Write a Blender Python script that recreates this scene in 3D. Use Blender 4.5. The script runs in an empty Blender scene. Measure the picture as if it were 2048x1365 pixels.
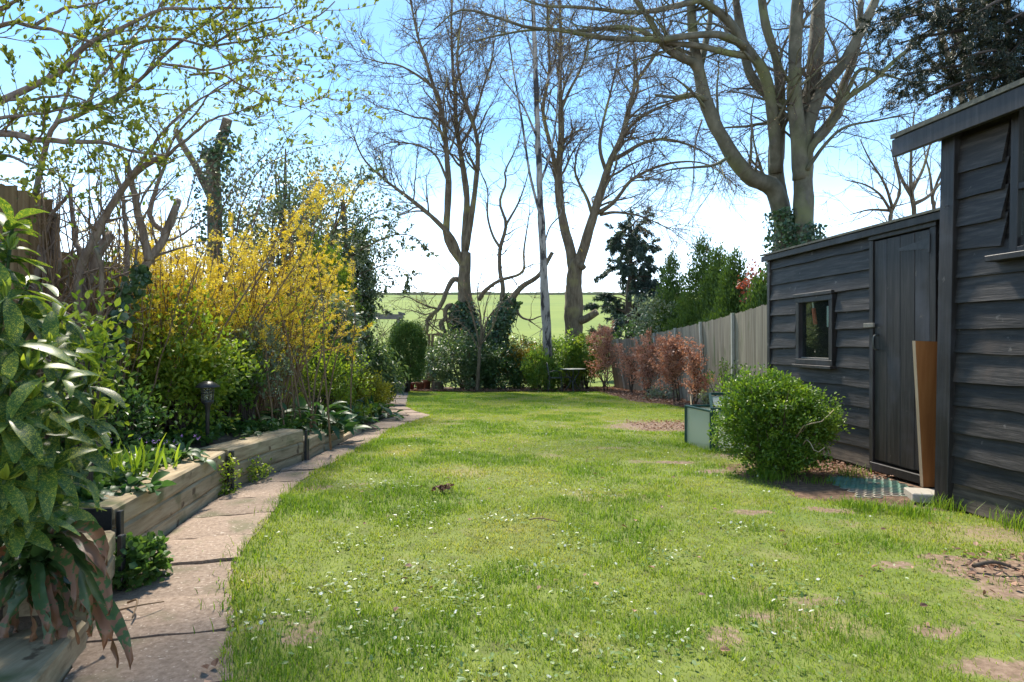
import bpy, bmesh, math
import numpy as np
from mathutils import Matrix, Vector
R_ = math.radians
# ------------------------------------------------------------------ camera, sky, sun, exposure
EYE = 1.05; FPX = 1280.0; HOR = 685.0
sc = bpy.context.scene
COL = sc.collection
cam_d = bpy.data.cameras.new('camera'); cam = bpy.data.objects.new('camera', cam_d); COL.objects.link(cam)
cam.location = (0, 0, EYE); cam.rotation_euler = (R_(90), 0, 0)
cam_d.sensor_width = 36; cam_d.lens = FPX / 2048 * 36; cam_d.shift_y = (HOR - 682.5) / 2048
cam_d.clip_start = 0.05; cam_d.clip_end = 1500
sc.camera = cam
SUN_AZ, SUN_EL = -18.0, 54.0        # degrees left of the view direction, above the horizon
w = bpy.data.worlds.new('World'); sc.world = w; w.use_nodes = True
nt = w.node_tree; nt.nodes.clear()
def N(nt, t, **kw):
    n = nt.nodes.new(t)
    for k, v in kw.items():
        if k.startswith('i_'):
            n.inputs[int(k[2:])].default_value = v
        else: setattr(n, k, v)
    return n
sky = N(nt, 'ShaderNodeTexSky', sky_type='NISHITA', sun_disc=False)
sky.sun_elevation = R_(SUN_EL); sky.sun_rotation = R_(SUN_AZ)
sky.air_density = 0.75; sky.dust_density = 0.12; sky.ozone_density = 2.0
tc = N(nt, 'ShaderNodeTexCoord')
sep = N(nt, 'ShaderNodeSeparateXYZ'); nt.links.new(tc.outputs['Generated'], sep.inputs[0])
mp = N(nt, 'ShaderNodeMapping'); mp.inputs['Scale'].default_value = (1.6, 1.6, 5.0)
nt.links.new(tc.outputs['Generated'], mp.inputs[0])
nz = N(nt, 'ShaderNodeTexNoise'); nz.inputs['Scale'].default_value = 1.7; nz.inputs['Detail'].default_value = 7; nz.inputs['Roughness'].default_value = .58
nt.links.new(mp.outputs[0], nz.inputs['Vector'])
cr1 = N(nt, 'ShaderNodeValToRGB'); cr1.color_ramp.elements[0].position = .40; cr1.color_ramp.elements[1].position = .72
nt.links.new(nz.outputs['Fac'], cr1.inputs[0])
# haze and cloud low round the horizon, brighter than white to add fill light
mr = N(nt, 'ShaderNodeMapRange'); mr.inputs[1].default_value = 0.02; mr.inputs[2].default_value = 0.36; mr.inputs[3].default_value = 1.0; mr.inputs[4].default_value = 0.0
nt.links.new(sep.outputs['Z'], mr.inputs[0])
pw = N(nt, 'ShaderNodeMath', operation='POWER'); pw.inputs[1].default_value = 2.7; nt.links.new(mr.outputs[0], pw.inputs[0])
ad = N(nt, 'ShaderNodeMath', operation='MULTIPLY_ADD'); ad.inputs[1].default_value = .06
nt.links.new(cr1.outputs[0], ad.inputs[0]); nt.links.new(pw.outputs[0], ad.inputs[2]); ad.use_clamp = True
mx = N(nt, 'ShaderNodeMixRGB'); mx.inputs['Color2'].default_value = (9.0, 9.9, 11.2, 1)
nt.links.new(ad.outputs[0], mx.inputs[0]); hs = N(nt, 'ShaderNodeHueSaturation'); hs.inputs['Hue'].default_value = .487; hs.inputs['Saturation'].default_value = 1.12; hs.inputs['Value'].default_value = .74; nt.links.new(sky.outputs[0], hs.inputs['Color']); nt.links.new(hs.outputs[0], mx.inputs['Color1'])
bg = N(nt, 'ShaderNodeBackground'); bg.inputs[1].default_value = 0.118
nt.links.new(mx.outputs[0], bg.inputs[0])
wo = N(nt, 'ShaderNodeOutputWorld'); nt.links.new(bg.outputs[0], wo.inputs[0])
sd = bpy.data.lights.new('sun', 'SUN'); sd.energy = 2.45; sd.angle = R_(6.0); sd.color = (1, .92, .79)
so = bpy.data.objects.new('sun', sd); COL.objects.link(so)
az, el = R_(SUN_AZ), R_(SUN_EL)
SUNV = Vector((math.sin(az) * math.cos(el), math.cos(az) * math.cos(el), math.sin(el)))
so.rotation_euler = SUNV.to_track_quat('Z', 'Y').to_euler(); so.location = (0, 10, 20)
sc.view_settings.view_transform = 'Standard'; sc.view_settings.look = 'None'
sc.view_settings.exposure = 1.82; sc.view_settings.gamma = 1
sc.cycles.max_bounces = 8; sc.cycles.transparent_max_bounces = 12
# ------------------------------------------------------------------ helpers
rng = np.random.default_rng(11)
def PX(px, py, d): return np.array([(px - 1024) / FPX * d, d, EYE - (py - HOR) / FPX * d])
def vnoise(x, y, s=0):
    x = np.asarray(x, float); y = np.asarray(y, float)
    xi = np.floor(x); yi = np.floor(y); fx = x - xi; fy = y - yi
    fx = fx * fx * (3 - 2 * fx); fy = fy * fy * (3 - 2 * fy)
    def h(a, b):
        q = np.sin(a * 127.1 + b * 311.7 + s * 74.7) * 43758.5453
        return q - np.floor(q)
    return (h(xi, yi) * (1 - fx) + h(xi + 1, yi) * fx) * (1 - fy) + (h(xi, yi + 1) * (1 - fx) + h(xi + 1, yi + 1) * fx) * fy
def fbm(x, y, s=0): return .55 * vnoise(x, y, s) + .3 * vnoise(x * 2.1, y * 2.1, s + 3) + .15 * vnoise(x * 4.3, y * 4.3, s + 7)
def gz(x, y):
    y = np.asarray(y, float); x = np.asarray(x, float)
    z = np.where(y < 5, 0.0, -.033 * (np.minimum(y, 23) - 5))
    z = np.where((y > 4) & (y < 6), -.033 * (y - 4) ** 2 / 4, z)
    z = z + np.where(y > 23, .1006 * (np.minimum(y, 150) - 23), 0) - np.where(y > 150, .03 * (y - 150), 0)
    return z + (vnoise(x * .9, y * .9, 5) - .5) * .03 * np.clip((24 - y) / 2, 0, 1)
def G(x, y): return float(gz(x, y))
WL = {}
STUFF = {'foliage', 'twigs', 'branches', 'needles', 'buds', 'canes', 'stems', 'ivy', 'flowers', 'stalks', 'side_spray', 'stray_stems'}
def tag(o, label=None, cat=None, group=None, kind=None):
    if label: o['label'] = label
    if cat: o['category'] = cat
    if group: o['group'] = group
    if kind: o['kind'] = kind
    return o
def thing(name, label, cat, loc, group=None):
    o = bpy.data.objects.new(name, None); COL.objects.link(o); o.location = loc; o.empty_display_size = .1
    WL[o.name] = np.array(loc, float); tag(o, label, cat, group); return o
def mk(name, V, F, smooth=False, v=None):
    me = bpy.data.meshes.new(name); V = np.ascontiguousarray(V, np.float32)
    if not isinstance(F, (list, tuple)): F = [F]
    F = [np.asarray(f, np.int32) for f in F if len(f)]
    me.vertices.add(len(V)); me.vertices.foreach_set('co', V.ravel())
    li = np.concatenate([f.ravel() for f in F]); tot = np.concatenate([np.full(len(f), f.shape[1], np.int32) for f in F])
    st = np.concatenate([[0], np.cumsum(tot)[:-1]]).astype(np.int32)
    me.loops.add(len(li)); me.loops.foreach_set('vertex_index', li)
    me.polygons.add(len(tot)); me.polygons.foreach_set('loop_start', st)
    me.polygons.foreach_set('use_smooth', np.full(len(tot), bool(smooth)))
    if v is not None:
        a = me.attributes.new('v', 'FLOAT', 'POINT'); a.data.foreach_set('value', np.ascontiguousarray(v, np.float32))
    me.update(calc_edges=True); return me
def link(name, me, mat=None, parent=None, M=None):
    if mat is not None and not me.materials: me.materials.append(mat)
    o = bpy.data.objects.new(name, me); COL.objects.link(o)
    if parent is not None:
        o.parent = parent; WL[o.name] = WL[parent.name]
    if M is not None:
        M = M.copy()
        if parent is not None: M.translation = M.translation - Vector(WL[parent.name])
        o.matrix_basis = M
    return o
def obj(name, V, F, mat, parent=None, smooth=False, v=None, loc=None):
    """V in world coordinates; stored relative to the thing's base."""
    V = np.asarray(V, float)
    if parent is not None: V = V - WL[parent.name]
    elif loc is not None: V = V - np.array(loc, float)
    o = link(name, mk(name, V, F, smooth, v), mat, parent)
    if parent is not None and name in STUFF: o['kind'] = 'stuff'
    if parent is None:
        if loc is not None: o.location = loc
        WL[o.name] = np.array(loc if loc is not None else (0, 0, 0), float)
    return o
def cat(parts):
    Vs, Fs, vs, off = [], {}, [], 0
    for p in parts:
        V, F = p[0], p[1]
        if not isinstance(F, (list, tuple)): F = [F]
        for f in F:
            f = np.asarray(f, np.int32)
            if len(f): Fs.setdefault(f.shape[1], []).append(f + off)
        Vs.append(np.asarray(V, float)); off += len(V)
        if len(p) > 2: vs.append(p[2])
    return np.concatenate(Vs), [np.concatenate(f) for f in Fs.values()], (np.concatenate(vs) if vs else None)
def nrm(a): return a / np.maximum(np.linalg.norm(a, axis=-1, keepdims=True), 1e-9)
def tubes(P, R, sides=5, cap=True, rough=0):
    P = np.asarray(P, float); R = np.asarray(R, float)
    if P.ndim == 2: P = P[None]; R = R[None]
    n, K, _ = P.shape
    T = np.empty_like(P); T[:, 1:-1] = P[:, 2:] - P[:, :-2]; T[:, 0] = P[:, 1] - P[:, 0]; T[:, -1] = P[:, -1] - P[:, -2]
    T = nrm(T); tm = nrm(T.mean(1))
    ref = np.where(np.abs(tm[:, 2:3]) < .8, np.array([[0, 0, 1.]]), np.array([[1., 0, 0]]))
    A = nrm(np.cross(T, ref[:, None, :].repeat(K, 1))); B = np.cross(T, A)
    an = np.arange(sides) / sides * 2 * np.pi
    Rg = np.repeat(R[:, :, None], sides, 2)
    if rough:
        ln_ = np.concatenate([np.zeros((n, 1)), np.cumsum(np.linalg.norm(np.diff(P, axis=1), axis=2), 1)], 1)[:, :, None]; Rg = Rg * (1 + rough * 2 * (vnoise(np.cos(an) * 1.6 + 7 + ln_ * .0, np.sin(an) * 1.6 + ln_ * 1.7, 3) - .5) + rough * (vnoise(np.cos(an) * 3 + 3 + ln_ * .0, np.sin(an) * 3 + ln_ * 5, 8) - .5))
    V = P[:, :, None] + Rg[..., None] * (A[:, :, None] * np.cos(an)[None, None, :, None] + B[:, :, None] * np.sin(an)[None, None, :, None])
    V = V.reshape(-1, 3)
    i = np.arange(n)[:, None, None] * K * sides + np.arange(K - 1)[None, :, None] * sides
    s = np.arange(sides)[None, None, :]; s2 = (s + 1) % sides
    F = np.stack([i + s, i + s2, i + s2 + sides, i + s + sides], -1).reshape(-1, 4)
    Fs = [F]
    if cap and sides > 2:
        e = np.arange(n)[:, None] * K * sides + (K - 1) * sides + np.arange(sides)[None]
        Fs.append(e); Fs.append((np.arange(n)[:, None] * K * sides + np.arange(sides)[::-1][None]))
    return V, Fs
def cr(pts, K):
    p = np.array(pts, float); n = len(p)
    q = np.vstack([2 * p[0] - p[1], p, 2 * p[-1] - p[-2]])
    d = np.concatenate([[0], np.cumsum(np.linalg.norm(np.diff(p[:, :3], axis=0), axis=1))]); t = np.linspace(0, d[-1], K)
    i = np.clip(np.searchsorted(d, t, 'right') - 1, 0, n - 2); u = ((t - d[i]) / np.maximum(d[i + 1] - d[i], 1e-9))[:, None]
    a, b, c, e = q[i], q[i + 1], q[i + 2], q[i + 3]
    return .5 * (2 * b + (c - a) * u + (2 * a - 5 * b + 4 * c - e) * u ** 2 + (3 * b - a - 3 * c + e) * u ** 3)
def limb(px, d0, d1, r0, r1, K=14, wig=0.0):
    n = len(px); P = [PX(a, b, d0 + (d1 - d0) * i / (n - 1)) for i, (a, b) in enumerate(px)]
    P = cr(P, K)
    if wig: P[1:] += rng.normal(0, wig, (K - 1, 3))
    return P, r0 + (r1 - r0) * np.linspace(0, 1, K) ** .8
def spawn(P, R, dens, L, ang, rf, K, wob, trop, t0=.25, t1=1., rmin=.002, tap=.45):
    """children of every polyline; dens = children per metre"""
    n, Kp, _ = P.shape
    ln = np.linalg.norm(np.diff(P, axis=1), axis=2).sum(1)
    cnt = np.floor(ln * dens * (t1 - t0) + rng.random(n)).astype(int)
    idx = np.repeat(np.arange(n), cnt); m = len(idx)
    t = t0 + (t1 - t0) * rng.random(m); f = t * (Kp - 1); i = np.minimum(f.astype(int), Kp - 2); u = (f - i)[:, None]
    S = P[idx, i] * (1 - u) + P[idx, i + 1] * u; T = nrm(P[idx, i + 1] - P[idx, i])
    r = (R[idx, i] * (1 - u[:, 0]) + R[idx, i + 1] * u[:, 0])
    q = nrm(np.cross(T, rng.normal(size=(m, 3)))); a = np.radians(rng.normal(ang, ang * .28, m))[:, None]
    D = T * np.cos(a) + q * np.sin(a)
    Lc = rng.uniform(L[0], L[1], m) * (1 - tap * t)
    out = np.empty((m, K, 3)); out[:, 0] = S; st = (Lc / (K - 1))[:, None]
    for k in range(1, K):
        D = nrm(D + rng.normal(0, wob, (m, 3)) + np.array(trop)); out[:, k] = out[:, k - 1] + D * st
    r0 = np.maximum(np.minimum(r * rf, Lc * .026), rmin); rr = r0[:, None] * (1 - .75 * np.linspace(0, 1, K))[None]
    return out, np.maximum(rr, rmin * .6)
# leaf templates: along +Y, normal +Z
def t_oval(w=.27, h=.08, bend=.0):
    return np.array([(0, 0, 0), (-w, .36, h), (-w * .72, .7, h - bend * .5), (0, 1, -bend), (w * .72, .7, h - bend * .5), (w, .36, h)]), [np.array([(0, 3, 2, 1), (0, 5, 4, 3)])]
def t_quad(w=.2): return np.array([(-w * .5, 0, 0), (w * .5, 0, 0), (w, .55, .05), (0, 1, 0), (-w, .55, .05)]), [np.array([(0, 1, 2, 3, 4)])]
def t_dia(w=.32): return np.array([(0, 0, 0), (w, .45, .07), (0, 1, 0), (-w, .45, .07)]), [np.array([(0, 1, 2, 3)])]
def t_needle(w=.09): return np.array([(-w, 0, 0), (w, 0, 0), (w * .5, 1, 0), (-w * .5, 1, 0)]), [np.array([(0, 1, 2, 3)])]
def t_flower():
    V = [(0, 0, 0)]; F = []
    for k in range(4):
        a = k * math.pi / 2 + .3; c, s = math.cos(a), math.sin(a)
        b = len(V)
        for (l, ww, z) in ((.5, .2, .25), (1, 0, .55), (.5, -.2, .25)): V.append((c * l - s * ww, s * l + c * ww, z))
        F.append((0, b, b + 1, b + 2))
    return np.array(V), [np.array(F)]
def frames(D, Nn):
    y = nrm(D); x = nrm(np.cross(y, Nn)); z = np.cross(x, y); return np.stack([x, y, z], -1)
def scatter(tmpl, pos, D, Nn, size, v):
    TV, TF = tmpl; M = frames(D, Nn); n = len(pos); k = len(TV)
    V = np.einsum('nij,kj->nki', M, TV) * np.asarray(size)[:, None, None] + pos[:, None]
    F = [(f[None] + (np.arange(n) * k)[:, None, None]).reshape(-1, f.shape[1]) for f in TF]
    return V.reshape(-1, 3), F, np.repeat(v, k)
def mats4(pos, D, Nn, size):
    M = frames(D, Nn); out = []
    for i in range(len(pos)):
        m = Matrix([list(M[i, r] * size[i]) + [pos[i, r]] for r in range(3)] + [[0, 0, 0, 1]]); out.append(m)
    return out
def on_lines(P, n, t0=0.1, t1=1.):
    m, K, _ = P.shape; idx = rng.integers(0, m, n); t = rng.uniform(t0, t1, n); f = t * (K - 1); i = np.minimum(f.astype(int), K - 2); u = (f - i)[:, None]
    return P[idx, i] * (1 - u) + P[idx, i + 1] * u, nrm(P[idx, i + 1] - P[idx, i])
def rnd(n): return nrm(rng.normal(size=(n, 3)))
def cboxVF(c, U, h, ch=.004):
    c = np.array(c, float); U = np.array(U, float); V = []; S = []
    for sx in (-1, 1):
        for sy in (-1, 1):
            for sz in (-1, 1): S.append((sx, sy, sz))
    for s in S:
        for a in range(3):
            l = [s[k] * (h[k] if k == a else h[k] - ch) for k in range(3)]; V.append(c + U[0] * l[0] + U[1] * l[1] + U[2] * l[2])
    V = np.array(V); q, t = [], []
    ix = {s: i for i, s in enumerate(S)}
    for a in range(3):
        b, d = (a + 1) % 3, (a + 2) % 3
        for s in (-1, 1):
            f = []
            for (p, r) in ((-1, -1), (1, -1), (1, 1), (-1, 1)):
                k = [0, 0, 0]; k[a] = s; k[b] = p; k[d] = r; f.append(ix[tuple(k)] * 3 + a)
            q.append(f)
        for p in (-1, 1):
            for r in (-1, 1):
                k1 = [0, 0, 0]; k1[b] = p; k1[d] = r; k2 = list(k1); k1[a] = -1; k2[a] = 1
                i1, i2 = ix[tuple(k1)] * 3, ix[tuple(k2)] * 3; q.append([i1 + b, i2 + b, i2 + d, i1 + d])
    for i in range(8): t.append([i * 3, i * 3 + 1, i * 3 + 2])
    def fix(F):
        F = np.array(F); P0 = V[F]; nn = np.cross(P0[:, 1] - P0[:, 0], P0[:, 2] - P0[:, 0]); o = np.einsum('ij,ij->i', nn, P0.mean(1) - c) < 0
        F[o] = F[o][:, ::-1]; return F
    return V, [fix(q), fix(t)]
AX = np.eye(3)
def box(name, c, h, mat, parent=None, U=AX, ch=.004): V, F = cboxVF(c, U, h, ch); return obj(name, V, F, mat, parent)
def bar(name, a, b, r, mat, parent, sides=8):
    V, F = tubes(np.array([a, b], float), np.array([r, r]), sides); return obj(name, V, F, mat, parent, smooth=False)
def beam(a, b, wx, wz, up=(0, 0, 1), ch=.003):
    a = np.array(a, float); b = np.array(b, float); y = nrm(b - a); x = nrm(np.cross(y, np.array(up, float))); z = np.cross(x, y)
    return cboxVF((a + b) / 2, np.array([x, y, z]), (wx / 2, np.linalg.norm(b - a) / 2, wz / 2), ch)
def lathe(prof, c, seg=20):
    V = []; n = len(prof)
    for k in range(seg):
        a = 2 * math.pi * k / seg
        for r, z in prof: V.append((c[0] + r * math.cos(a), c[1] + r * math.sin(a), c[2] + z))
    F = [((k * n + i), ((k + 1) % seg) * n + i, ((k + 1) % seg) * n + i + 1, k * n + i + 1) for k in range(seg) for i in range(n - 1)]
    return np.array(V), [np.array(F)]
# ------------------------------------------------------------------ materials
def mnew(name):
    m = bpy.data.materials.new(name); m.use_nodes = True; m.node_tree.nodes.clear(); return m, m.node_tree
def ramp(nt, cols, pos=None):
    r = nt.nodes.new('ShaderNodeValToRGB'); e = r.color_ramp.elements; n = len(cols)
    while len(e) < n: e.new(.5)
    for i, c in enumerate(cols): e[i].position = pos[i] if pos else i / (n - 1); e[i].color = (*c, 1)
    return r
def out(nt, sh): o = nt.nodes.new('ShaderNodeOutputMaterial'); nt.links.new(sh, o.inputs[0]); return o
def leafmat(name, cols, trans=.35, rough=.45, tcol=1.5, byobj=False, speck=None, spec=.5, tint=(1.0, 1.0, .55)):
    m, nt = mnew(name); L = nt.links.new
    if byobj:
        a = N(nt, 'ShaderNodeObjectInfo'); src = a.outputs['Random']
    else:
        a = N(nt, 'ShaderNodeAttribute', attribute_name='v'); src = a.outputs['Fac']
    r = ramp(nt, [tuple(min(.88, q * 1.22) for q in c_) for c_ in cols]); L(src, r.inputs[0]); col = r.outputs[0]
    if speck:
        tcn = N(nt, 'ShaderNodeTexCoord'); va = N(nt, 'ShaderNodeVectorMath', operation='ADD'); sc_ = N(nt, 'ShaderNodeVectorMath', operation='SCALE')
        cm = N(nt, 'ShaderNodeCombineXYZ'); L(src, cm.inputs[0]); L(src, cm.inputs[1]); L(cm.outputs[0], sc_.inputs[0]); sc_.inputs['Scale'].default_value = 37
        L(tcn.outputs['Object'], va.inputs[0]); L(sc_.outputs[0], va.inputs[1])
        nz = N(nt, 'ShaderNodeTexNoise'); nz.inputs['Scale'].default_value = speck[1]; nz.inputs['Detail'].default_value = 2; L(va.outputs[0], nz.inputs['Vector'])
        nb = N(nt, 'ShaderNodeTexNoise'); nb.inputs['Scale'].default_value = speck[1] * .22; L(va.outputs[0], nb.inputs['Vector'])
        mu = N(nt, 'ShaderNodeMath', operation='MULTIPLY_ADD'); L(nb.outputs[0], mu.inputs[0]); mu.inputs[1].default_value = .55; L(nz.outputs[0], mu.inputs[2])
        rr = ramp(nt, [(0, 0, 0), (1, 1, 1)], [speck[2], speck[2] + .04]); L(mu.outputs[0], rr.inputs[0])
        mxx = N(nt, 'ShaderNodeMixRGB'); L(rr.outputs[0], mxx.inputs[0]); L(col, mxx.inputs[1]); mxx.inputs[2].default_value = (*speck[0], 1); col = mxx.outputs[0]
    p = N(nt, 'ShaderNodeBsdfPrincipled'); p.inputs['Roughness'].default_value = rough; p.inputs['Specular IOR Level'].default_value = spec; L(col, p.inputs['Base Color'])
    t = N(nt, 'ShaderNodeBsdfTranslucent'); mm = N(nt, 'ShaderNodeMixRGB', blend_type='MULTIPLY'); mm.inputs[0].default_value = 1
    L(col, mm.inputs[1]); mm.inputs[2].default_value = (tcol * tint[0], tcol * tint[1], tcol * tint[2], 1); L(mm.outputs[0], t.inputs[0])
    mix = N(nt, 'ShaderNodeMixShader'); mix.inputs[0].default_value = trans; L(p.outputs[0], mix.inputs[1]); L(t.outputs[0], mix.inputs[2]); out(nt, mix.outputs[0]); return m
def surf(name, cols, scale=(8, 8, 8), rough=.8, bump=.3, pos=None, detail=6, byobj=False, patch=None, metal=0, spec=.4, dist=.01, objvar=0.0):
    m, nt = mnew(name); L = nt.links.new
    tcn = N(nt, 'ShaderNodeTexCoord'); vec = tcn.outputs['Object']; oi = N(nt, 'ShaderNodeObjectInfo')
    if byobj:
        cm = N(nt, 'ShaderNodeCombineXYZ'); [L(oi.outputs['Random'], cm.inputs[k]) for k in range(3)]
        s = N(nt, 'ShaderNodeVectorMath', operation='SCALE'); s.inputs['Scale'].default_value = 53; L(cm.outputs[0], s.inputs[0])
        ad = N(nt, 'ShaderNodeVectorMath', operation='ADD'); L(vec, ad.inputs[0]); L(s.outputs[0], ad.inputs[1]); vec = ad.outputs[0]
    mp = N(nt, 'ShaderNodeMapping'); mp.inputs['Scale'].default_value = scale; L(vec, mp.inputs[0])
    nz = N(nt, 'ShaderNodeTexNoise'); nz.inputs['Scale'].default_value = 1; nz.inputs['Detail'].default_value = detail; nz.inputs['Roughness'].default_value = .62; L(mp.outputs[0], nz.inputs['Vector'])
    if pos is None: pos = [.28 + .44 * i / (len(cols) - 1) for i in range(len(cols))]
    r = ramp(nt, cols, pos); L(nz.outputs['Fac'], r.inputs[0]); col = r.outputs[0]
    for pt in (patch or []):     # (colour, scale, threshold, softness): stains, moss, lichen
        n2 = N(nt, 'ShaderNodeTexNoise'); n2.inputs['Scale'].default_value = pt[1]; n2.inputs['Detail'].default_value = 5; L(vec, n2.inputs['Vector'])
        r2 = ramp(nt, [(0, 0, 0), (1, 1, 1)], [pt[2], min(1, pt[2] + pt[3])]); L(n2.outputs['Fac'], r2.inputs[0])
        mxx = N(nt, 'ShaderNodeMixRGB'); L(r2.outputs[0], mxx.inputs[0]); L(col, mxx.inputs[1]); mxx.inputs[2].default_value = (*pt[0], 1); col = mxx.outputs[0]
    if objvar:
        h = N(nt, 'ShaderNodeHueSaturation'); mr = N(nt, 'ShaderNodeMapRange'); mr.inputs[3].default_value = 1 - objvar; mr.inputs[4].default_value = 1 + objvar
        L(oi.outputs['Random'], mr.inputs[0]); L(mr.outputs[0], h.inputs['Value']); L(col, h.inputs['Color']); col = h.outputs[0]
    p = N(nt, 'ShaderNodeBsdfPrincipled'); L(col, p.inputs['Base Color']); p.inputs['Roughness'].default_value = rough; p.inputs['Metallic'].default_value = metal; p.inputs['Specular IOR Level'].default_value = spec
    if bump:
        b = N(nt, 'ShaderNodeBump'); b.inputs['Strength'].default_value = bump; b.inputs['Distance'].default_value = dist; L(nz.outputs['Fac'], b.inputs['Height']); L(b.outputs[0], p.inputs['Normal'])
    out(nt, p.outputs[0]); return m
MT = {}
MT['soil'] = surf('soil', [(.05, .032, .02), (.12, .08, .052), (.21, .15, .10)], (14, 14, 14), .95, .8, dist=.03)
MT['litter_soil'] = surf('litter_soil', [(.06, .035, .022), (.15, .09, .055), (.26, .16, .1)], (22, 22, 22), .95, .8, dist=.03)
MT['lawn'] = surf('lawn', [(.09, .095, .026), (.13, .165, .03), (.18, .215, .042)], (9, 9, 9), .95, .5, patch=[((.24, .2, .09), 1.3, .56, .14), ((.1, .16, .03), .8, .55, .2)])
MT['field'] = surf('field', [(.14, .19, .022), (.17, .22, .027), (.2, .25, .035)], (.05, .25, .2), .95, .3, dist=.1, patch=[((.12, .18, .024), .05, .45, .3), ((.21, .25, .042), 1.4, .52, .3)])
MT['slab'] = surf('slab', [(.155, .108, .076), (.255, .186, .137), (.35, .27, .205)], (55, 55, 55), .9, .5, dist=.004, byobj=True, objvar=.16, patch=[((.15, .13, .075), 4, .56, .14), ((.45, .37, .3), 60, .64, .04)])
MT['sleeper'] = surf('sleeper', [(.2, .145, .08), (.34, .26, .155), (.44, .355, .23)], (26, 2.2, 34), .85, .5, dist=.006, byobj=True, objvar=.14, patch=[((.11, .115, .045), 5, .58, .16), ((.12, .08, .045), 9, .64, .06)])
MT['black_board'] = surf('black_board', [(.0105, .0088, .0076), (.025, .021, .0183), (.062, .053, .046)], (26, 2.0, 42), .6, .8, dist=.006, byobj=True, objvar=.3, patch=[((.06, .042, .032), 3.2, .62, .12), ((.034, .031, .032), 2.0, .58, .2), ((.1, .09, .08), 14, .68, .05)])
MT['black_upright'] = surf('black_upright', [(.0105, .009, .008), (.021, .0178, .0158), (.044, .037, .033)], (34, 34, 2.2), .5, .45, dist=.005, byobj=True, objvar=.2, patch=[((.05, .05, .058), 2.2, .56, .2), ((.1, .085, .07), 9, .68, .05)])
MT['dirty_board'] = surf('dirty_board', [(.03, .023, .018), (.07, .054, .04), (.14, .11, .082)], (26, 2.0, 42), .75, .8, dist=.006, byobj=True, patch=[((.018, .016, .016), 3.0, .5, .2)])
MT['felt'] = surf('felt', [(.05, .05, .045), (.1, .1, .08), (.16, .15, .11)], (20, 20, 20), .95, .4)
MT['fence_grey'] = surf('fence_grey', [(.12, .097, .066), (.235, .2, .148), (.35, .31, .24)], (38, 38, 1.7), .9, .5, dist=.005, byobj=True, objvar=.2, patch=[((.14, .15, .08), 2.5, .58, .12)])
MT['fence_brown'] = surf('fence_brown', [(.11, .065, .03), (.22, .145, .07), (.3, .21, .115)], (38, 38, 1.7), .9, .5, dist=.005, byobj=True, objvar=.2)
MT['ply'] = surf('ply', [(.22, .075, .02), (.29, .108, .03), (.35, .145, .045)], (22, 22, 1.6), .7, .15, patch=[((.4, .3, .2), 9, .7, .03)])
MT['ply_edge'] = surf('ply_edge', [(.42, .29, .17), (.55, .4, .26)], (30, 30, 3), .8, .2)
MT['concrete'] = surf('concrete', [(.3, .27, .22), (.42, .39, .33)], (30, 30, 30), .9, .4)
MT['concrete_post'] = surf('concrete_post', [(.3, .29, .24), (.42, .41, .36)], (20, 20, 8), .9, .3, patch=[((.2, .22, .12), 4, .58, .1)])
MT['bark_ash'] = surf('bark_ash', [(.07, .052, .032), (.14, .108, .068), (.21, .17, .11)], (11, 11, 2.5), .95, 1.0, dist=.06, patch=[((.24, .21, .08), 1.3, .55, .15)])
MT['bark_beech'] = surf('bark_beech', [(.058, .054, .032), (.108, .097, .062), (.17, .152, .104)], (5, 5, 3), .8, .6, dist=.015, patch=[((.15, .16, .055), .9, .52, .16), ((.11, .1, .075), 4, .62, .08)])
MT['bark_birch'] = surf('bark_birch', [(.035, .03, .028), (.24, .215, .185), (.38, .345, .3)], (6, 6, 1.7), .8, .6, pos=[.45, .5, .72], dist=.02)
MT['bark_shrub'] = surf('bark_shrub', [(.1, .068, .048), (.21, .155, .115), (.31, .25, .195)], (30, 30, 6), .85, .6, dist=.006, patch=[((.13, .14, .09), 5, .6, .1)])
MT['twig'] = surf('twig', [(.075, .05, .035), (.13, .09, .062)], (6, 6, 6), .85, 0)
MT['twig_tan'] = surf('twig_tan', [(.15, .095, .055), (.24, .16, .09)], (6, 6, 6), .85, 0)
MT['twig_dark'] = surf('twig_dark', [(.045, .034, .025), (.085, .062, .045)], (6, 6, 6), .85, 0)
MT['iron'] = surf('iron', [(.05, .058, .055), (.09, .1, .092)], (30, 30, 30), .45, .1, metal=.4)
MT['iron_top'] = surf('iron_top', [(.2, .21, .19), (.34, .34, .31)], (12, 12, 12), .5, .1)
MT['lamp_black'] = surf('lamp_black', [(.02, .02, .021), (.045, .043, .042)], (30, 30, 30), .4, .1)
MT['green_metal'] = surf('green_metal', [(.008, .05, .035), (.014, .075, .052)], (20, 20, 20), .4, .05)
MT['metal'] = surf('metal', [(.2, .2, .2), (.34, .33, .32)], (30, 30, 30), .45, .1, metal=.8)
MT['mat_green'] = surf('mat_green', [(.08, .19, .14), (.13, .26, .19)], (16, 16, 16), .6, .1, patch=[((.26, .22, .17), 2.2, .5, .1)])
MT['terracotta'] = surf('terracotta', [(.2, .075, .04), (.3, .12, .065)], (14, 14, 14), .9, .2)
MT['pot_red'] = surf('pot_red', [(.16, .02, .02), (.22, .035, .03)], (14, 14, 14), .5, .1)
MT['stone_trough'] = surf('stone_trough', [(.22, .185, .125), (.36, .31, .22)], (30, 30, 30), .9, .4)
MT['cut_wood'] = surf('cut_wood', [(.36, .28, .18), (.5, .42, .3)], (30, 30, 30), .9, .2)
MT['weathered'] = surf('weathered', [(.13, .12, .1), (.24, .225, .19)], (4, 30, 30), .9, .3)
MT['red_handle'] = surf('red_handle', [(.7, .1, .04), (.8, .14, .06)], (5, 5, 5), .45, 0)
MT['white_plastic'] = surf('white_plastic', [(.65, .65, .6), (.75, .75, .7)], (5, 5, 5), .45, 0)
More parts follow.
